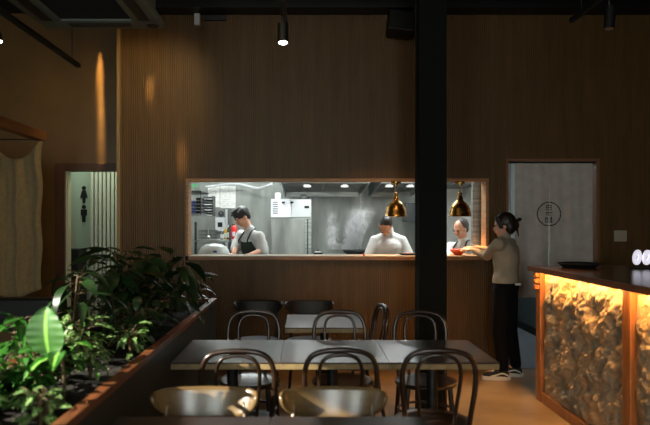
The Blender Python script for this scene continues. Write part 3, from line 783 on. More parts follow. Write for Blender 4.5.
# appliance with white control box over steel door
D = 9.05
a = P(271, 199, D); b = P(306, 253, D)
t = thing('upright_oven', 'tall steel cooking cabinet with a white vented control box and black knobs', 'oven', ((a.x+b.x)/2, D+.3, 0))
x0, x1 = a.x, P(311, 0, D).x; zt2 = a.z; zm = P(0, 217.5, D).z
MB().box(x0, P(291, 0, D).x, D-.02, D+.5, zm, zt2).build('control_box', white, t, world=True, bevel=.006)
MB().box(P(291, 0, D).x, x1, D, D+.5, zm, zt2).build('top_panel', mat('satin aluminium', (186, 190, 190), .4, metal=.4), t, world=True, bevel=.005)
MB().box(x0, x1, D+.03, D+.5, 0.02, zm).build('body', steel, t, world=True, bevel=.005)
MB().box(x0+.01, P(305, 0, D).x, D-.0, D+.03, .4, zm-.015).build('door', steeld, t, world=True, bevel=.006)
MB().box(P(307, 0, D).x, P(308.2, 0, D).x, D-.01, D+.03, .45, zm-.02).build('handle', steelk, t, world=True)
m = MB()
for k in range(6):
    z = zt2-.05-k*.03; m.box(P(273, 0, D).x, P(278, 0, D).x, D-.024, D-.02, z, z+.010)
m.build('vent_slots', steelk, t, world=True)
for px in (283.5, 292): c = P(px, 202.5, D); MB().box(c.x-.022, c.x+.022, D-.045, D-.0, c.z-.012, c.z+.012).build('knob', blackm, t, world=True, bevel=.004)
c = P(307, 207, D); MB().box(c.x-.035, c.x+.03, D-.02, D, c.z-.016, c.z+.016).build('handle', blackm, t, world=True, bevel=.004)
# item on top of it
c = P(278, 197, D+.1)
t = tag(MB().box(c.x-.04, c.x+.04, D+.05, D+.2, zt2, zt2+.09).build('paper_bag', paperm, bevel=.01), 'white packet standing on top of the steel cooking cabinet', 'packet')
c = P(304, 198, D)
t = thing('dome_lamp', 'small white round fitting on top of the steel cooking cabinet', 'lamp', (c.x, D+.1, zt2))
MB().ell((0, 0, .035), (.045, .045, .035)).build('dome', white, t, smooth=True); MB().cyl((0, 0, 0), .03, .012, 16).build('foot', steelk, t)

# left side: shelf with stacks, papers, tablet, rack, red extinguisher
D = 8.5
def X(px, D): return (px-VX)/F*D
def Z(py, D): return EYE-(py-VY)/F*D
t = thing('wall_shelf', 'steel wall shelf stacked with containers at the left end of the kitchen', 'shelf', (X(200, D), D+.1, Z(215, D)))
xl = -1.84
for py in (192, 214.5): MB().box(xl, X(203, D), D-.15, D+.5, Z(py, D)-.012, Z(py, D)+.012).build('shelf_board', steelk if py < 200 else steel, t, world=True, bevel=.002)
MB().box(X(203, D)-.01, X(203, D)+.0, D-.15, D-.12, Z(214.5, D), Z(192, D)).build('upright', steelk, t, world=True)
zb = Z(214.5, D)+.012
k = 0
for px, n, mm, nm in ((194, 4, blue, 'blue'), (200, 5, blackm, 'black')):
    for i in range(n):
        x = X(px, D); o = MB().box(x-.035, x+.035, D-.1, D+.1, zb+i*.042, zb+i*.042+.034).build('food_container', mm, bevel=.006)
        tag(o, '%s food container, %s of its stack on the kitchen wall shelf' % (nm, ['at the bottom', 'second from the bottom', 'third from the bottom', 'fourth from the bottom', 'topmost'][i]), 'container', 'food containers on the kitchen wall shelf')
# rack with slots next to it
t = thing('tray_rack', 'dark slotted tray rack on the kitchen wall beside the pinned papers', 'rack', (X(209, 8.9), 8.95, Z(216, 8.9)))
x0, x1 = X(204, 8.9), X(213.5, 8.9)
MB().box(x0, x0+.008, 8.85, 9.1, Z(216, 8.9), Z(196, 8.9)).box(x1-.008, x1, 8.85, 9.1, Z(216, 8.9), Z(196, 8.9)).box(x0, x1, 9.09, 9.1, Z(216, 8.9), Z(196, 8.9)).build('frame', steelk, t, world=True)
for i in range(7):
    z = Z(215.5, 8.9)+i*.036; MB().box(x0+.008, x1-.008, 8.86, 9.09, z, z+.010).build('tray', steel if i % 2 else white, t, world=True)
# papers pinned on back wall
for px0, px1, py0, py1, lab, sd in ((207, 219, 185.5, 207, 'left of the two large white papers pinned on the kitchen wall', 1), (219.5, 235, 185.5, 208, 'right of the two large white papers pinned on the kitchen wall', 2)):
    D = 9.7; x0, x1, z0, z1 = X(px0, D), X(px1, D), Z(py1, D), Z(py0, D)
    t = thing('notice_paper', lab, 'paper', ((x0+x1)/2, 9.79, z0), 'papers pinned on the kitchen wall')
    MB().box(x0, x1, 9.786, 9.79, z0, z1).build('sheet', paperm, t, world=True)
    m = MB(); rr = random.Random(sd)
    for k in range(9):
        z = z1-.05-k*.03
        if z < z0+.03: break
        m.box(x0+.02, x0+.02+(x1-x0-.05)*rr.uniform(.4, .95), 9.7845, 9.786, z, z+.004)
    m.build('ruled_lines', mat('faint print', (150, 150, 148), .8), t, world=True)
# exit style green sign
c = P(194, 186, 8.6)
tag(MB().box(xl, xl+.02, 8.4, 8.7, c.z-.02, c.z+.03).box(c.x-.03, c.x+.05, 8.55, 8.56, c.z-.015, c.z+.02).build('safety_sign', mat('green sign', (76, 150, 96), .5)), 'small green sign high at the left end of the kitchen', 'sign')
# tablet / white device and post
D = 9.715
c = P(220, 225, D)
t = thing('order_printer', 'white wall device with a dark screen above the bottle shelf', 'device', (c.x, D, c.z-.09))
MB().box(-.07, .07, 0, .08, 0, .2).build('body', white, t, bevel=.008)
MB().box(-.035, .035, -.004, 0, .06, .13).build('screen', blackm, t)
m = MB(); m.box(X(225, D), X(227, D), D+.05, D+.085, Z(250, D), Z(209, D)); tag(m.build('white_post', white), 'slim white upright beside the wall device', 'post')
c = P(221, 214, D); 
t = thing('wall_clock', 'small round grey clock above the wall device', 'clock', (X(221, 9.78), 9.78, Z(214, 9.78)))
m = MB(); m.rings([[Vector((.045*math.cos(2*PI*k/20), y, .045*math.sin(2*PI*k/20))) for k in range(20)] for y in (0, .02)]); m.build('case', steelk, t)
MB().box(-.003, .003, -.004, 0, 0, .03).build('hand', white, t)
# lower steel shelf with bottles and wire basket
D = 8.6
zs = Z(239.5, D)
t = thing('steel_rack', 'steel rack with a wire basket shelf behind the young chef', 'rack', (X(213, D), D+.1, 0))
MB().box(X(195, D), X(233, D), D-.12, D+.3, zs-.03, zs).build('shelf_board', steel, t, world=True, bevel=.003)
for px in (197, 231): MB().box(X(px, D)-.014, X(px, D)+.014, D-.12, D-.09, 0, Z(px == 197 and 222 or 225, D)).build('upright', steelk, t, world=True)
t = thing('wire_basket', 'dark wire basket of utensils on the steel rack', 'basket', (X(209, D), D, zs))
m = MB()
x0, x1 = X(200, D), X(218, D)
for k in range(15):
    x = x0+(x1-x0)*k/14; m.tube([(x, D-.1, zs), (x, D-.1, zs+.12)], .003, 5)
for z in (.02, .06, .1, .12): m.tube([(x0, D-.1, zs+z), (x1, D-.1, zs+z), (x1, D+.12, zs+z), (x0, D+.12, zs+z)], .003, 5, closed=True)
m.build('wires', steelk, t, world=True)
t = thing('ladle', 'steel ladle hanging over the front of the wire basket', 'ladle', (X(210, D), D-.14, zs))
MB().tube([(0, 0, .17), (0, -.0, .05)], .005).build('handle', steel, t); MB().ell((0, 0, .03), (.03, .03, .025)).build('bowl', steel, t, smooth=True)
def bottle(px, col, h, r, lab, D=8.55):
    t = thing('bottle', lab, 'bottle', (X(px, D), D, zs), 'bottles on the steel rack')
    MB().lathe([(0, 0), (r, 0), (r, h*.62), (r*.5, h*.8), (r*.42, h*.86), (0, h*.86)], seg=18).build('body', col, t, smooth=True)
    MB().cyl((0, 0, h*.86), r*.5, h*.14, 12).build('cap', white, t)
    MB().lathe([(r*1.01, h*.15), (r*1.01, h*.5)], seg=18).build('label', paperm, t)
bottle(222, glassy, .14, .022, 'clear bottle with a pale label on the steel rack')
bottle(225.5, yellow, .17, .024, 'yellow sauce bottle on the steel rack')
bottle(228.2, mat('brown bottle', (74, 38, 22), .3), .19, .018, 'brown sauce bottle next to the rack upright')
c = P(234, 239, 8.7)
t = thing('fire_extinguisher', 'bright red extinguisher behind the rack beside the young chef', 'extinguisher', (X(234.2, 8.75), 8.75, Z(240, 8.75)))
MB().lathe([(0, 0), (.04, 0), (.042, .01), (.042, .15), (.03, .18), (.012, .195), (0, .2)], seg=20).build('cylinder', redpl, t, smooth=True)
MB().box(-.03, .015, -.01, .01, .195, .21).build('handle', blackm, t); MB().box(-.02, .02, -.044, -.04, .05, .11).build('label', white, t)
tag(MB().box(X(226, 8.8), X(240, 8.8), 8.62, 8.95, Z(240, 8.75)-.03, Z(240, 8.75)).build('bracket_shelf', steel), 'small steel shelf under the red extinguisher', 'shelf')
# large round glassy bowl / basin at the left
D = 7.55
c = P(214, 256, D)
t = thing('salad_spinner', 'large pale dome-shaped tub standing behind the pass at the left', 'tub', (c.x, D, 1.0))
MB().lathe([(.0, .0), (.17, 0), (.18, .03), (.185, .13), (.175, .19), (.15, .235), (.09, .27), (0, .28)], seg=36).build('dome', mat('cloudy plastic', (206, 214, 214), .25, var=.15, scale=4), t, smooth=True)
MB().lathe([(.186, .125), (.192, .13), (.192, .14), (.186, .145)], seg=36).build('rim', steel, t, smooth=True)
MB().ell((.03, -.165, .19), (.03, .012, .015)).build('badge', blue, t, smooth=True)
# prep counter behind the pass carries everything
t = thing('prep_counter', 'steel prep counter behind the pass ledge', 'counter', (0, 7.65, 0))
MB().box(-1.8, 1.84, 7.12, 7.42, .96, 1.0).box(-1.8, -.45, 7.42, 7.88, .96, 1.0).build('worktop', steel, t, world=True, bevel=.004)
MB().box(-1.8, 1.84, 7.12, 7.4, 0, .96).box(-1.8, -.47, 7.4, 7.86, 0, .96).build('body', steeld, t, world=True)
t = thing('cooking_range', 'steel cooking range under the exhaust hood', 'range', (.9, 9.0, 0))
MB().box(.1, 1.8, 8.6, 9.75, 0, 1.06).build('body', steel, t, world=True, bevel=.006)
for k in range(4): MB().cyl((.3+k*.4, 8.95, 1.06), .11, .02, 20).build('burner', blackm, t, world=True)
# steaming pan
D = 8.7; c = P(357.5, 252, D)
t = thing('wok_pan', 'dark round pan steaming on the range behind the pass', 'pan', (c.x, D, 1.08))
MB().lathe([(0, 0), (.13, 0), (.18, .05), (.195, .075), (.19, .078), (.125, .01), (0, .01)], seg=32).build('bowl', steelk, t, smooth=True)
MB().lathe([(0, .05), (.17, .052)], seg=24).build('food', mat('pale noodles', (200, 196, 180), .7, var=.3, scale=40), t)
MB().tube([(.18, -.02, .07), (.38, -.1, .11)], .011).build('handle', blackm, t)
c = P(318, 253, D)
t = thing('saucepan', 'small dark saucepan with a shiny lid on the range left of the steam', 'saucepan', (c.x, D, 1.06))
MB().cyl((0, 0, 0), .06, .06, 20).build('body', blackm, t); MB().ell((0, 0, .065), (.055, .055, .02)).build('lid', steel, t, smooth=True); MB().ell((0, 0, .09), (.012, .012, .01)).build('knob', blackm, t)
# steam
sm = bpy.data.materials.new('steam'); sm.use_nodes = True; nt = sm.node_tree; nt.nodes.remove(nt.nodes['Principled BSDF'])
def nd(t_, **kw):
    n_ = nt.nodes.new(t_)
    for k_, v_ in kw.items(): setattr(n_, k_, v_)
    return n_
def mth(op, a, b):
    n_ = nd('ShaderNodeMath', operation=op)
    for i_, q_ in enumerate((a, b)):
        if isinstance(q_, (int, float)): n_.inputs[i_].default_value = q_
        else: nt.links.new(q_, n_.inputs[i_])
    return n_.outputs[0]
vs = nd('ShaderNodeVolumeScatter'); vs.inputs['Color'].default_value = (1, 1, 1, 1)
tc = nd('ShaderNodeTexCoord'); mp = nd('ShaderNodeMapping'); mp.inputs['Scale'].default_value = (1.2, 1.2, .8)
nz = nd('ShaderNodeTexNoise'); nz.inputs['Scale'].default_value = 7.5; nz.inputs['Detail'].default_value = 4; nz.inputs['Distortion'].default_value = 1.5
nt.links.new(tc.outputs['Object'], mp.inputs[0]); nt.links.new(mp.outputs[0], nz.inputs['Vector'])
sep = nd('ShaderNodeSeparateXYZ'); nt.links.new(tc.outputs['Object'], sep.inputs[0])
X_, Y_, Z_ = sep.outputs
def plume(x0_, lean, r0_, grow):
    dx = mth('SUBTRACT', X_, mth('ADD', mth('MULTIPLY', Z_, lean), x0_))
    rad = mth('ADD', mth('MULTIPLY', Z_, grow), r0_)
    d_ = mth('DIVIDE', mth('SQRT', mth('ADD', mth('MULTIPLY', dx, dx), mth('MULTIPLY', mth('MULTIPLY', Y_, Y_), .5)), 0), rad)
    return mth('MAXIMUM', mth('SUBTRACT', 1.0, d_), 0)
fall0 = mth('ADD', plume(.02, .30, .13, .22), mth('MULTIPLY', plume(-.18, -.1, .13, .02), .35))
fall = mth('MULTIPLY', fall0, fall0)
mr = nd('ShaderNodeMapRange'); mr.inputs['From Min'].default_value = .44; mr.inputs['From Max'].default_value = .66
nt.links.new(nz.outputs['Fac'], mr.inputs['Value'])
zf_ = nd('ShaderNodeMapRange'); zf_.inputs['From Min'].default_value = .12; zf_.inputs['From Max'].default_value = .60; zf_.inputs['To Min'].default_value = 1; zf_.inputs['To Max'].default_value = 0
nt.links.new(Z_, zf_.inputs['Value'])
zq = mth('POWER', zf_.outputs[0], 2.2)
den = mth('MULTIPLY', mth('MULTIPLY', mth('MULTIPLY', mth('POWER', mr.outputs[0], 1.6), fall), zq), 420)
nt.links.new(den, vs.inputs['Density']); nt.links.new(vs.outputs[0], nt.nodes['Material Output'].inputs['Volume'])
m = MB(); seg = 24; rs = []
for i in range(5):
    u = i/4; z = 1.165+.66*u
    rs.append([Vector((P(348, 0, D).x+.46*math.cos(2*PI*k/seg), D+.26*math.sin(2*PI*k/seg), z)) for k in range(seg)])
m.rings(rs)
tag(m.build('steam', sm), 'white steam rising from the pan in the middle of the kitchen', 'steam', kind='stuff')

# right part of kitchen: white panel wall and steel column
Dk = 9.0
x0 = X(446, Dk)
struct(MB().box(x0-.1, 2.16, Dk, Dk+.05, 0, 2.6).build('wall_kitchen_panel', whitew, world='keep'))
a = X(473, 7.22)
struct(MB().box(a, 2.16, 7.22, 7.3, 0, 2.62).build('trim_7', steel, world='keep'))
t = tag(MB().box(1.57, 2.15, 7.9, 8.99, 1.98, 2.05, rot=Matrix.Rotation(.0, 3, 'X')).build('duct', steelk), 'dark duct edge under the kitchen ceiling above the older chef', 'duct')
# dark cabinet between chef 2 and pillar
tag(MB().box(X(405, 9.3), X(446, 9.3), 9.2, 9.5, Z(222, 9.3), Z(203, 9.3)).build('wall_cabinet', steelk, bevel=.005), 'dark steel wall cabinet behind the pendant and pillar', 'cabinet')

# items on the pass ledge
c = P(408, 255, 7.1)
t = thing('serving_plate', 'dark plate of food on the pass ledge left of the pillar', 'plate', (c.x, 7.1, PZ0))
MB().lathe([(0, 0), (.07, 0), (.11, .018), (.108, .022), (.068, .006), (0, .006)], seg=28).build('dish', blackm, t, smooth=True)
m = MB(); rr = random.Random(3)
for k in range(16): a = rr.uniform(0, 6.28); r = rr.uniform(0, .05); m.ell((r*math.cos(a), r*math.sin(a), .016), (.018, .015, .012), seg=8)
m.build('food', mat('browned food', (110, 56, 28), .5), t, smooth=True)
c = P(458, 253, 7.08)
t = thing('serving_bowl', 'red bowl of food held on the pass ledge by the waitress', 'bowl', (c.x, 7.08, PZ0))
MB().lathe([(0, 0), (.04, 0), (.045, .01), (.075, .04), (.085, .06), (.082, .062), (.07, .045), (.035, .014), (0, .012)], seg=28).build('dish', orange, t, smooth=True)
m = MB()
for k in range(16): a = rr.uniform(0, 6.28); r = rr.uniform(0, .05); m.ell((r*math.cos(a), r*math.sin(a), .055), (.02, .016, .014), seg=8)
m.build('food', mat('red food', (176, 44, 26), .5), t, smooth=True)
c = P(364, 255, 6.93)
tag(MB().lathe([(0, 0), (.012, 0), (.016, .02), (.014, .022), (0, .018)], c=(c.x, 6.93, PZ0), seg=16).build('sauce_cup', orange, smooth=True), 'tiny orange cup on the front edge of the pass ledge', 'cup')

# ============================================================ PEOPLE
V = Vector
def basis(f, up=V((0, 0, 1))):
    f = V(f).normalized(); r = f.cross(V(up)).normalized(); u = r.cross(f).normalized()
    return f, r, u
def head(m, C, f, up, sc=1.0, face=True):
    f, r, u = basis(f, up); M = Matrix((r, f, u)).transposed(); s = sc
    m.ell(C+(u*.025-f*.008)*s, (.074*s, .094*s, .095*s), M, 18)
    m.ell(C+(f*.022-u*.045)*s, (.058*s, .066*s, .068*s), M, 16)
    m.ell(C+(f*.052-u*.092)*s, (.026*s, .026*s, .022*s), M, 10)      # chin
    m.cap(C+(f*.084+u*.012)*s, C+(f*.098-u*.030)*s, .009*s, .013*s, 8)     # nose
    m.ell(C+(f*.085-u*.058)*s, (.024*s, .012*s, .008*s), M, 8)       # lips
    for k in (-1, 1):
        m.ell(C+(r*k*.074-f*.008-u*.012)*s, (.009*s, .020*s, .032*s), M, 10)
        m.ell(C+(r*k*.030+f*.080+u*.022)*s, (.026*s, .014*s, .008*s), M, 8)  # brow
        m.ell(C+(r*k*.038+f*.068-u*.03)*s, (.022*s, .02*s, .02*s), M, 8)  # cheek
def face_parts(C, f, up, t, sc=1.0, brow=None):
    f, r, u = basis(f, up); M = Matrix((r, f, u)).transposed(); s = sc
    for k in (-1, 1):
        MB().ell(C+(r*k*.031+f*.086+u*.002)*s, (.012*s, .008*s, .006*s), M, 10).build('eye', eyem, t, world=True, smooth=True)
        MB().ell(C+(r*k*.032+f*.095+u*.024)*s, (.020*s, .006*s, .004*s), M, 8).build('eyebrow', brow or hairm, t, world=True, smooth=True)
    MB().ell(C+(f*.097-u*.058)*s, (.021*s, .006*s, .006*s), M, 8).build('mouth', mat('lips', (150, 80, 70), .5), t, world=True, smooth=True)
def hand(m, W_, d, n, side, s=1.0, curl=.5):
    # W_ wrist, d pointing direction, n palm normal, side: +-1 picks the thumb side
    d = V(d).normalized(); n = (V(n)-d*V(n).dot(d)).normalized(); t = d.cross(n)*side
    M = Matrix((t, d, n)).transposed()
    m.ell(W_+d*.045*s, (.040*s, .052*s, .016*s), M, 12)
    for k, L in zip((-1.5, -.5, .5, 1.5), (.060, .074, .080, .070)):
        b = W_+d*.085*s+t*k*.021*s
        d2 = (d+n*curl*.55+t*k*.04).normalized(); p1 = b+d2*L*.5*s
        d3 = (d*.6+n*curl*1.3).normalized(); p2 = p1+d3*L*.5*s
        m.cap(b, p1, .0088*s, .0082*s, 8); m.cap(p1, p2, .0082*s, .0070*s, 8)
    b = W_+d*.03*s+t*.034*s; d2 = (t*.75+d*.75+n*.25).normalized(); p1 = b+d2*.035*s
    m.cap(b, p1, .0105*s, .0095*s, 8); m.cap(p1, p1+(d*.9+t*.2+n*.45).normalized()*.03*s, .0095*s, .008*s, 8)
def arm(m, S, E, W_, r=(.050, .040, .027), g=0):
    m.cap(S, E, r[0]+g, r[1]+g); m.cap(E, W_, r[1]+g*.9, r[2]+g*.8)
def torso(m, pel, ch, nk, sh_l, sh_r, fwd, g=0, fem=False):
    fwd = V(fwd).normalized(); ax = (ch-pel).normalized(); r = (sh_r-sh_l).normalized(); fw = r.cross(ax).normalized()
    M = Matrix((r, ax.cross(r).normalized(), ax)).transposed()
    w = 1.0 if not fem else .86
    m.ell(pel, (.165*w+g, .115+g, .12+g), M, 18)
    m.ell(pel.lerp(ch, .45), (.138*w+g, .103+g, .16+g), M, 18)
    m.ell(ch-ax*.02, (.165*w+g, .115+g, .17+g), M, 18)
    up_ = nk-ax*.05; k_ = .8
    m.cap(up_, sh_l-ax*.012, .054+g*k_, .052+g*.6); m.cap(up_, sh_r-ax*.012, .054+g*k_, .052+g*.6)
    m.cap(ch+ax*.05+r*.06, ch+ax*.05-r*.06, .10+g*.8, .10+g*.8)

# ---- waitress
D = 6.43
t = thing('person', 'waitress in a taupe long-sleeved top and black trousers reaching into the pass', 'person', (P(507, 0, D).x, D, 0))
pel = P(505, 292, D); pel.z = .90; pel.x = 1.955
ch = V((1.965, 6.45, 1.18)); nk = V((1.945, 6.44, 1.385)); Cc = V((1.94, 6.44, 1.485))
ff = V((-.80, .60, 0)); rt = ff.cross(V((0, 0, 1)))       # right-hand side
ffh = V((-.93, .32, -.10))
shR = nk+rt*.165+V((0, 0, -.075)); shL = nk-rt*.165+V((0, 0, -.075))
wR = V((1.77, 6.94, 1.25)); wL = V((1.735, 6.84, 1.235))
eR = V((1.97, 6.82, 1.21)); eL = V((1.82, 6.60, 1.18))
b = MB(); head(b, Cc, ffh, (0, 0, 1), .98)
b.cap(nk+V((.01, 0, -.03)), Cc+V((.012, 0, -.05)), .047, .045)
torso(b, pel, ch, nk, shL, shR, ff, -.008, True)
arm(b, shR, eR, wR, (.042, .034, .024)); arm(b, shL, eL, wL, (.042, .034, .024))
hand(b, wL, (-.55, .75, .05), (0.2, 0, -.9), 1, .92, .6); hand(b, wR, (-.9, .25, .0), (0, 0, -1), -1, .92, .6)
hipL = pel-rt*.08+V((0, 0, -.04)); hipR = pel+rt*.08+V((0, 0, -.04))
anL = V((1.905, 6.36, .09)); anR = V((2.075, 6.50, .09))
knL = hipL.lerp(anL, .5)+V((-.035, 0, 0)); knR = hipR.lerp(anR, .5)+V((-.02, 0, 0))
for h_, k_, a_ in ((hipL, knL, anL), (hipR, knR, anR)):
    b.cap(h_, k_, .075, .05); b.cap(k_, a_, .05, .034); b.cap(a_, a_+V((-.13, .05, -.045)), .034, .03)
remesh(b.build('body', skinl, t, world=True), .007, 4)
face_parts(Cc, ffh, (0, 0, 1), t, .98, hairb)
b = MB(); torso(b, pel+V((0, 0, .06)), ch, nk+V((0, 0, -.012)), shL, shR, ff, .012, True)
for S_, E_, W__ in ((shR, eR, wR), (shL, eL, wL)):
    b.cap(S_, E_, .060, .050); b.cap(E_, E_.lerp(W__, .88), .050, .034)
b.cap(nk+V((0, 0, -.03)), nk+V((.006, 0, .018)), .056, .053)
remesh(b.build('jumper', shirtm, t, world=True), .010, 5)
b = MB(); M_ = Matrix((rt.normalized(), ff.normalized(), V((0, 0, 1)))).transposed()
b.ell(pel, (.158, .128, .125), M_, 18)
b.cap(pel+V((0, 0, .0)), pel+V((0, 0, .05)), .128, .120)
for h_, k_, a_ in ((hipL, knL, anL), (hipR, knR, anR)):
    b.cap(h_, k_, .096, .074); b.cap(k_, a_+V((0, 0, .03)), .072, .055)
remesh(b.build('trousers', trouser, t, world=True), .010, 4)
q = pel+V((.10, -.135, .02)); q = V((2.03, 6.29, .925))
MB().box(q.x-.03, q.x+.03, q.y-.006, q.y+.004, q.z-.01, q.z+.012, rot=Matrix.Rotation(.35, 3, 'Z')).build('waist_label', paperm, t, world=True)
# hair with bun and clip
f_, r_, u_ = basis(ffh); M_ = Matrix((r_, f_, u_)).transposed()
b = MB(); b.ell(Cc+u_*.036-f_*.022, (.086, .100, .098), M_, 18); b.ell(Cc-f_*.055-u_*.01, (.078, .062, .085), M_, 16)
b.ell(Cc-f_*.105-u_*.005, (.045, .042, .058), M_, 12)
for k in (-1, 1): b.cap(Cc+u_*.07+f_*.05+r_*k*.04, Cc+f_*.03-u_*.02+r_*k*.077, .028, .012)
remesh(b.build('hair', hairb, t, world=True), .007, 2)
b = MB()
b.cap(Cc-f_*.10+u_*.03, Cc-f_*.155+u_*.045, .012, .018); b.cap(Cc-f_*.12-u_*.04, Cc-f_*.125-u_*.12, .014, .004)
b.build('hair_clip', blackm, t, world=True, smooth=True)
for an, dd in ((anL, V((-.97, .12, 0))), (anR, V((-.93, .30, 0)))):
    dd.normalize(); sd = dd.cross(V((0, 0, 1))); M_ = Matrix((sd, dd, V((0, 0, 1)))).transposed(); c0 = V((an.x, an.y, 0))
    sh = MB()
    rs = []
    for z, g_ in ((.0, 0), (.036, .003)):
        rs.append([c0+dd*(.062+(.135+g_)*math.cos(2*PI*k/28))+sd*((.043+g_)*math.sin(2*PI*k/28)*(1+.12*math.cos(2*PI*k/28)))+V((0, 0, z)) for k in range(28)])
    so = sh.rings(rs).build('sole', rubber, t, world=True, smooth=False)
    up = MB(); up.ell(c0+dd*.115+V((0, 0, .042)), (.040, .078, .034), M_, 14); up.cap(c0-dd*.02+V((0, 0, .055)), c0+dd*.06+V((0, 0, .06)), .042, .040)
    up.cap(c0+V((0, 0, .06)), c0-dd*.005+V((0, 0, .095)), .042, .044)
    o = remesh(up.build('shoe', canvas, t, world=True), .007, 2)
    so.parent = o; so.name = 'sole'
    for k in (-1, 1):
        pts = [c0-dd*.045+sd*k*.046+V((0, 0, .05)), c0+dd*.01+sd*k*.047+V((0, 0, .068)), c0+dd*.07+sd*k*.044+V((0, 0, .05)), c0+dd*.12+sd*k*.040+V((0, 0, .035))]
        w = MB().tube(bez(pts, 4), .008, 6).build('side_stripe', rubber, o, world=True, smooth=True)
    w = MB().ell(c0+dd*.075+V((0, 0, .082)), (.02, .035, .010), M_, 10).build('laces', rubber, o, world=True, smooth=True)

def chef(loc_label, C, hf, hup, nk, ch, pel, shL, shR, eL, wL, eR, wR, hd, D_, hair, skin_m, short=False, apron=True, hs=1.0, bald=False, ff=None):
    t = thing('person', loc_label, 'person', (pel.x, pel.y, 0))
    b = MB(); head(b, C, hf, hup, hs)
    b.cap(nk-V((0, 0, .03)), C-V(hup).normalized()*.045-V(hf).normalized()*.02, .054, .052)
    torso(b, pel, ch, nk, shL, shR, ff, -.006)
    arm(b, shL, eL, wL); arm(b, shR, eR, wR)
    hand(b, wL, hd[0], hd[1], 1, 1, .7); hand(b, wR, hd[2], hd[3], -1, 1, .7)
    for k in (-1, 1):
        r = (shR-shL).normalized(); h_ = pel+r*.09*k; k_ = V((h_.x, h_.y, .5)); a_ = V((h_.x, h_.y, .09))
        f0 = V(ff).normalized(); b.cap(h_, k_, .085, .058); b.cap(k_, a_, .057, .038); b.cap(a_, V((a_.x, a_.y, .04))+f0*.13, .038, .034)
    remesh(b.build('body', skin_m, t, world=True), .008, 4)
    face_parts(C, hf, hup, t, hs, hair)
    j = MB(); torso(j, pel-V((0, 0, .04)), ch, nk-V((0, 0, .012)), shL, shR, ff, .020)
    j.cap(nk-V((0, 0, .02)), nk+V((0, 0, .018)), .068, .062)
    for S_, E_, W__ in ((shL, eL, wL), (shR, eR, wR)):
        j.cap(S_, E_, .060, .058)
        if not short: j.cap(E_, E_.lerp(W__, .8), .058, .044)
        else: j.cap(S_.lerp(E_, .6), E_.lerp(W__, .12), .070, .066)
    remesh(j.build('jacket', chefw, t, world=True), .010, 4)
    p = MB()
    for k in (-1, 1):
        r = (shR-shL).normalized(); h_ = pel+r*.09*k-V((0, 0, .02)); k_ = V((h_.x, h_.y, .5))
        p.cap(h_, k_, .112, .08); p.cap(k_, V((h_.x, h_.y, .1)), .08, .06)
    remesh(p.build('trousers', trouser, t, world=True), .012, 3)
    for k in (-1, 1):
        r = (shR-shL).normalized(); h_ = pel+r*.09*k; f0 = V(ff).normalized()
        s_ = MB(); s_.cap(V((h_.x, h_.y, .045))-f0*.04, V((h_.x, h_.y, .042))+f0*.16, .045, .042); s_.build('shoe', blackm, t, world=True, smooth=True)
    f_, r_, u_ = basis(hf, hup); M_ = Matrix((r_, f_, u_)).transposed(); h = MB()
    if hair is hairm and not bald:       # thick tousled hair
        h.ell(C+(u_*.050-f_*.012)*hs, (.090, .108, .088), M_, 18); h.ell(C-f_*.06*hs, (.076, .052, .075), M_, 14)
        rr = random.Random(7)
        for k in range(26):
            a = rr.uniform(0, 6.28); e = rr.uniform(.2, 1.3)
            dq = (r_*math.cos(a)*math.cos(e)+f_*math.sin(a)*math.cos(e)+u_*math.sin(e))
            b0_ = C+u_*.045+dq*.08; h.cap(b0_, b0_+(dq*.3+f_*.7-u_*.2)*.045, .022, .008, 8)
    else:
        h.ell(C+(u_*.036-f_*(.040 if hair is hairg else .022))*hs, (.076, .090 if hair is hairg else .098, .084 if hair is hairg else .090), M_, 18); h.ell(C+(-f_*.055-u_*.012)*hs, (.070, .05, .065), M_, 14)
    remesh(h.build('hair', hair, t, world=True), .007, 2)
    return t
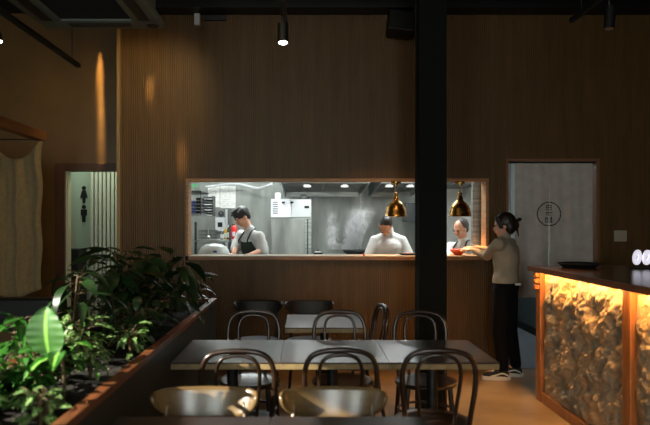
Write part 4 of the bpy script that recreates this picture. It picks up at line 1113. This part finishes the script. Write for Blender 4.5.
# ---- young chef at left, bent over, facing left
D = 8.05
C = P(242, 217, D)+V((-.0, 0, 0)); nk = P(250, 231, D); ff = V((-.72, -.69, 0)).normalized(); rt = ff.cross(V((0, 0, 1)))
ch = P(255, 246, D+.08); pel = V((P(262, 0, D).x+.03, D+.22, .93))
shL = nk-rt*.185+V((0.0, 0, -.06)); shR = nk+rt*.185+V((.0, 0, -.045))
yc = chef('young black-haired chef in a white jacket and dark green apron bending over the counter', C, (-.80, -.42, -.50), (-.45, -.25, .85), nk, ch, pel, shL, shR,
     V((shL.x+.045, shL.y-.03, 1.19)), P(251, 254.5, 7.72), V((shR.x-.06, shR.y-.02, 1.20)), P(234, 254, 7.8),
     ((-.9, -.3, -.1), (0, 0, -1), (-.9, -.1, -.1), (0, 0, -1)), D, hairm, skinl, True, ff=ff)
ax = (ch-pel).normalized()
def apron_mesh(t, ch, pel, ff, shL, shR, nk, top=.85):
    r = (shR-shL).normalized(); ax = (ch-pel).normalized(); fw = ff
    fw = (fw-ax*fw.dot(ax)).normalized()
    def f(u, v):
        s_ = u*2-1; w = .15 if v < .55 else .15-.05*(v-.55)/.45
        q_ = v*(top+.2)-.2; c0 = pel.lerp(ch, q_)
        ang = s_*w/.15*1.05
        rr_ = .158-max(0, q_-1)*.10
        return c0+r*math.sin(ang)*(rr_+.045)+fw*math.cos(ang)*(rr_)
    MB().grid(f, 16, 16).build('apron', apronm, t, world=True, smooth=True, solid=.006)
    for k in (-1, 1):
        a = pel.lerp(ch, max(1.1, top-.03))+r*.10*k+fw*.125; b_ = nk+r*k*.062+fw*.03+V((0, 0, .0)); c_ = nk-fw*.06
        MB().tube(bez([a, (a+b_)/2+fw*.055, b_+V((0, 0, .012)), c_+r*k*.04], 5), .009, 6).build('apron_strap', strapm, t, world=True, smooth=True)
apron_mesh(yc, ch, pel, ff, shL, shR, nk, 1.38)
# ---- chef bowed, facing camera
D = 7.75
C = P(385, 226, D)+V((0, -.06, 0)); nk = P(389, 231, D)+V((0, .07, .0)); ff = V((-.06, -1, 0)).normalized(); rt = ff.cross(V((0, 0, 1)))
ch = V((nk.x, D+.08, 1.17)); pel = V((nk.x+.01, D+.2, .90))
shL = nk-rt*.165+V((0, -.01, -.115)); shR = nk+rt*.165+V((0, -.01, -.115))
bc = chef('chef in a plain white jacket with head bowed low under the left brass lamp', C, (-.12, -.40, -.91), (-.05, -.91, .40), nk, ch, pel, shL, shR,
     V((nk.x+.27, D-.02, 1.06)), V((nk.x+.06, 7.5, 1.09)), V((nk.x-.27, D-.02, 1.06)), V((nk.x-.16, 7.5, 1.09)),
     ((-.5, -.8, -.1), (0, 0, -1), (.4, -.8, -.1), (0, 0, -1)), D, hairb, skin, False, ff=ff)
# ---- older chef right of pillar, facing left
D = 7.62
C = P(460.5, 229, D); nk = P(463, 242, D)+V((0.01, .02, 0)); ff = V((-.72, -.69, 0)).normalized(); rt = ff.cross(V((0, 0, 1)))
ch = V((nk.x+.03, D+.08, 1.10)); pel = V((nk.x+.07, D+.18, .82))
shL = nk-rt*.18+V((0, 0, -.06)); shR = nk+rt*.18+V((0, 0, -.06))
oc = chef('older chef with short grey hair and a black apron strap right of the pillar', C, (-.78, -.52, -.34), (-.3, -.2, .93), nk, ch, pel, shL, shR,
     V((shL.x+.0, D-.14, 1.08)), V((1.66, 7.32, 1.18)), V((shR.x-.08, D-.08, 1.06)), V((1.52, 7.36, 1.12)),
     ((-.3, -.9, .1), (0, 0, -1), (-.3, -.9, -.1), (0, 0, -1)), D, hairg, skinl, True, hs=.9, ff=ff)
apron_mesh(oc, ch, pel, ff, shL, shR, nk)
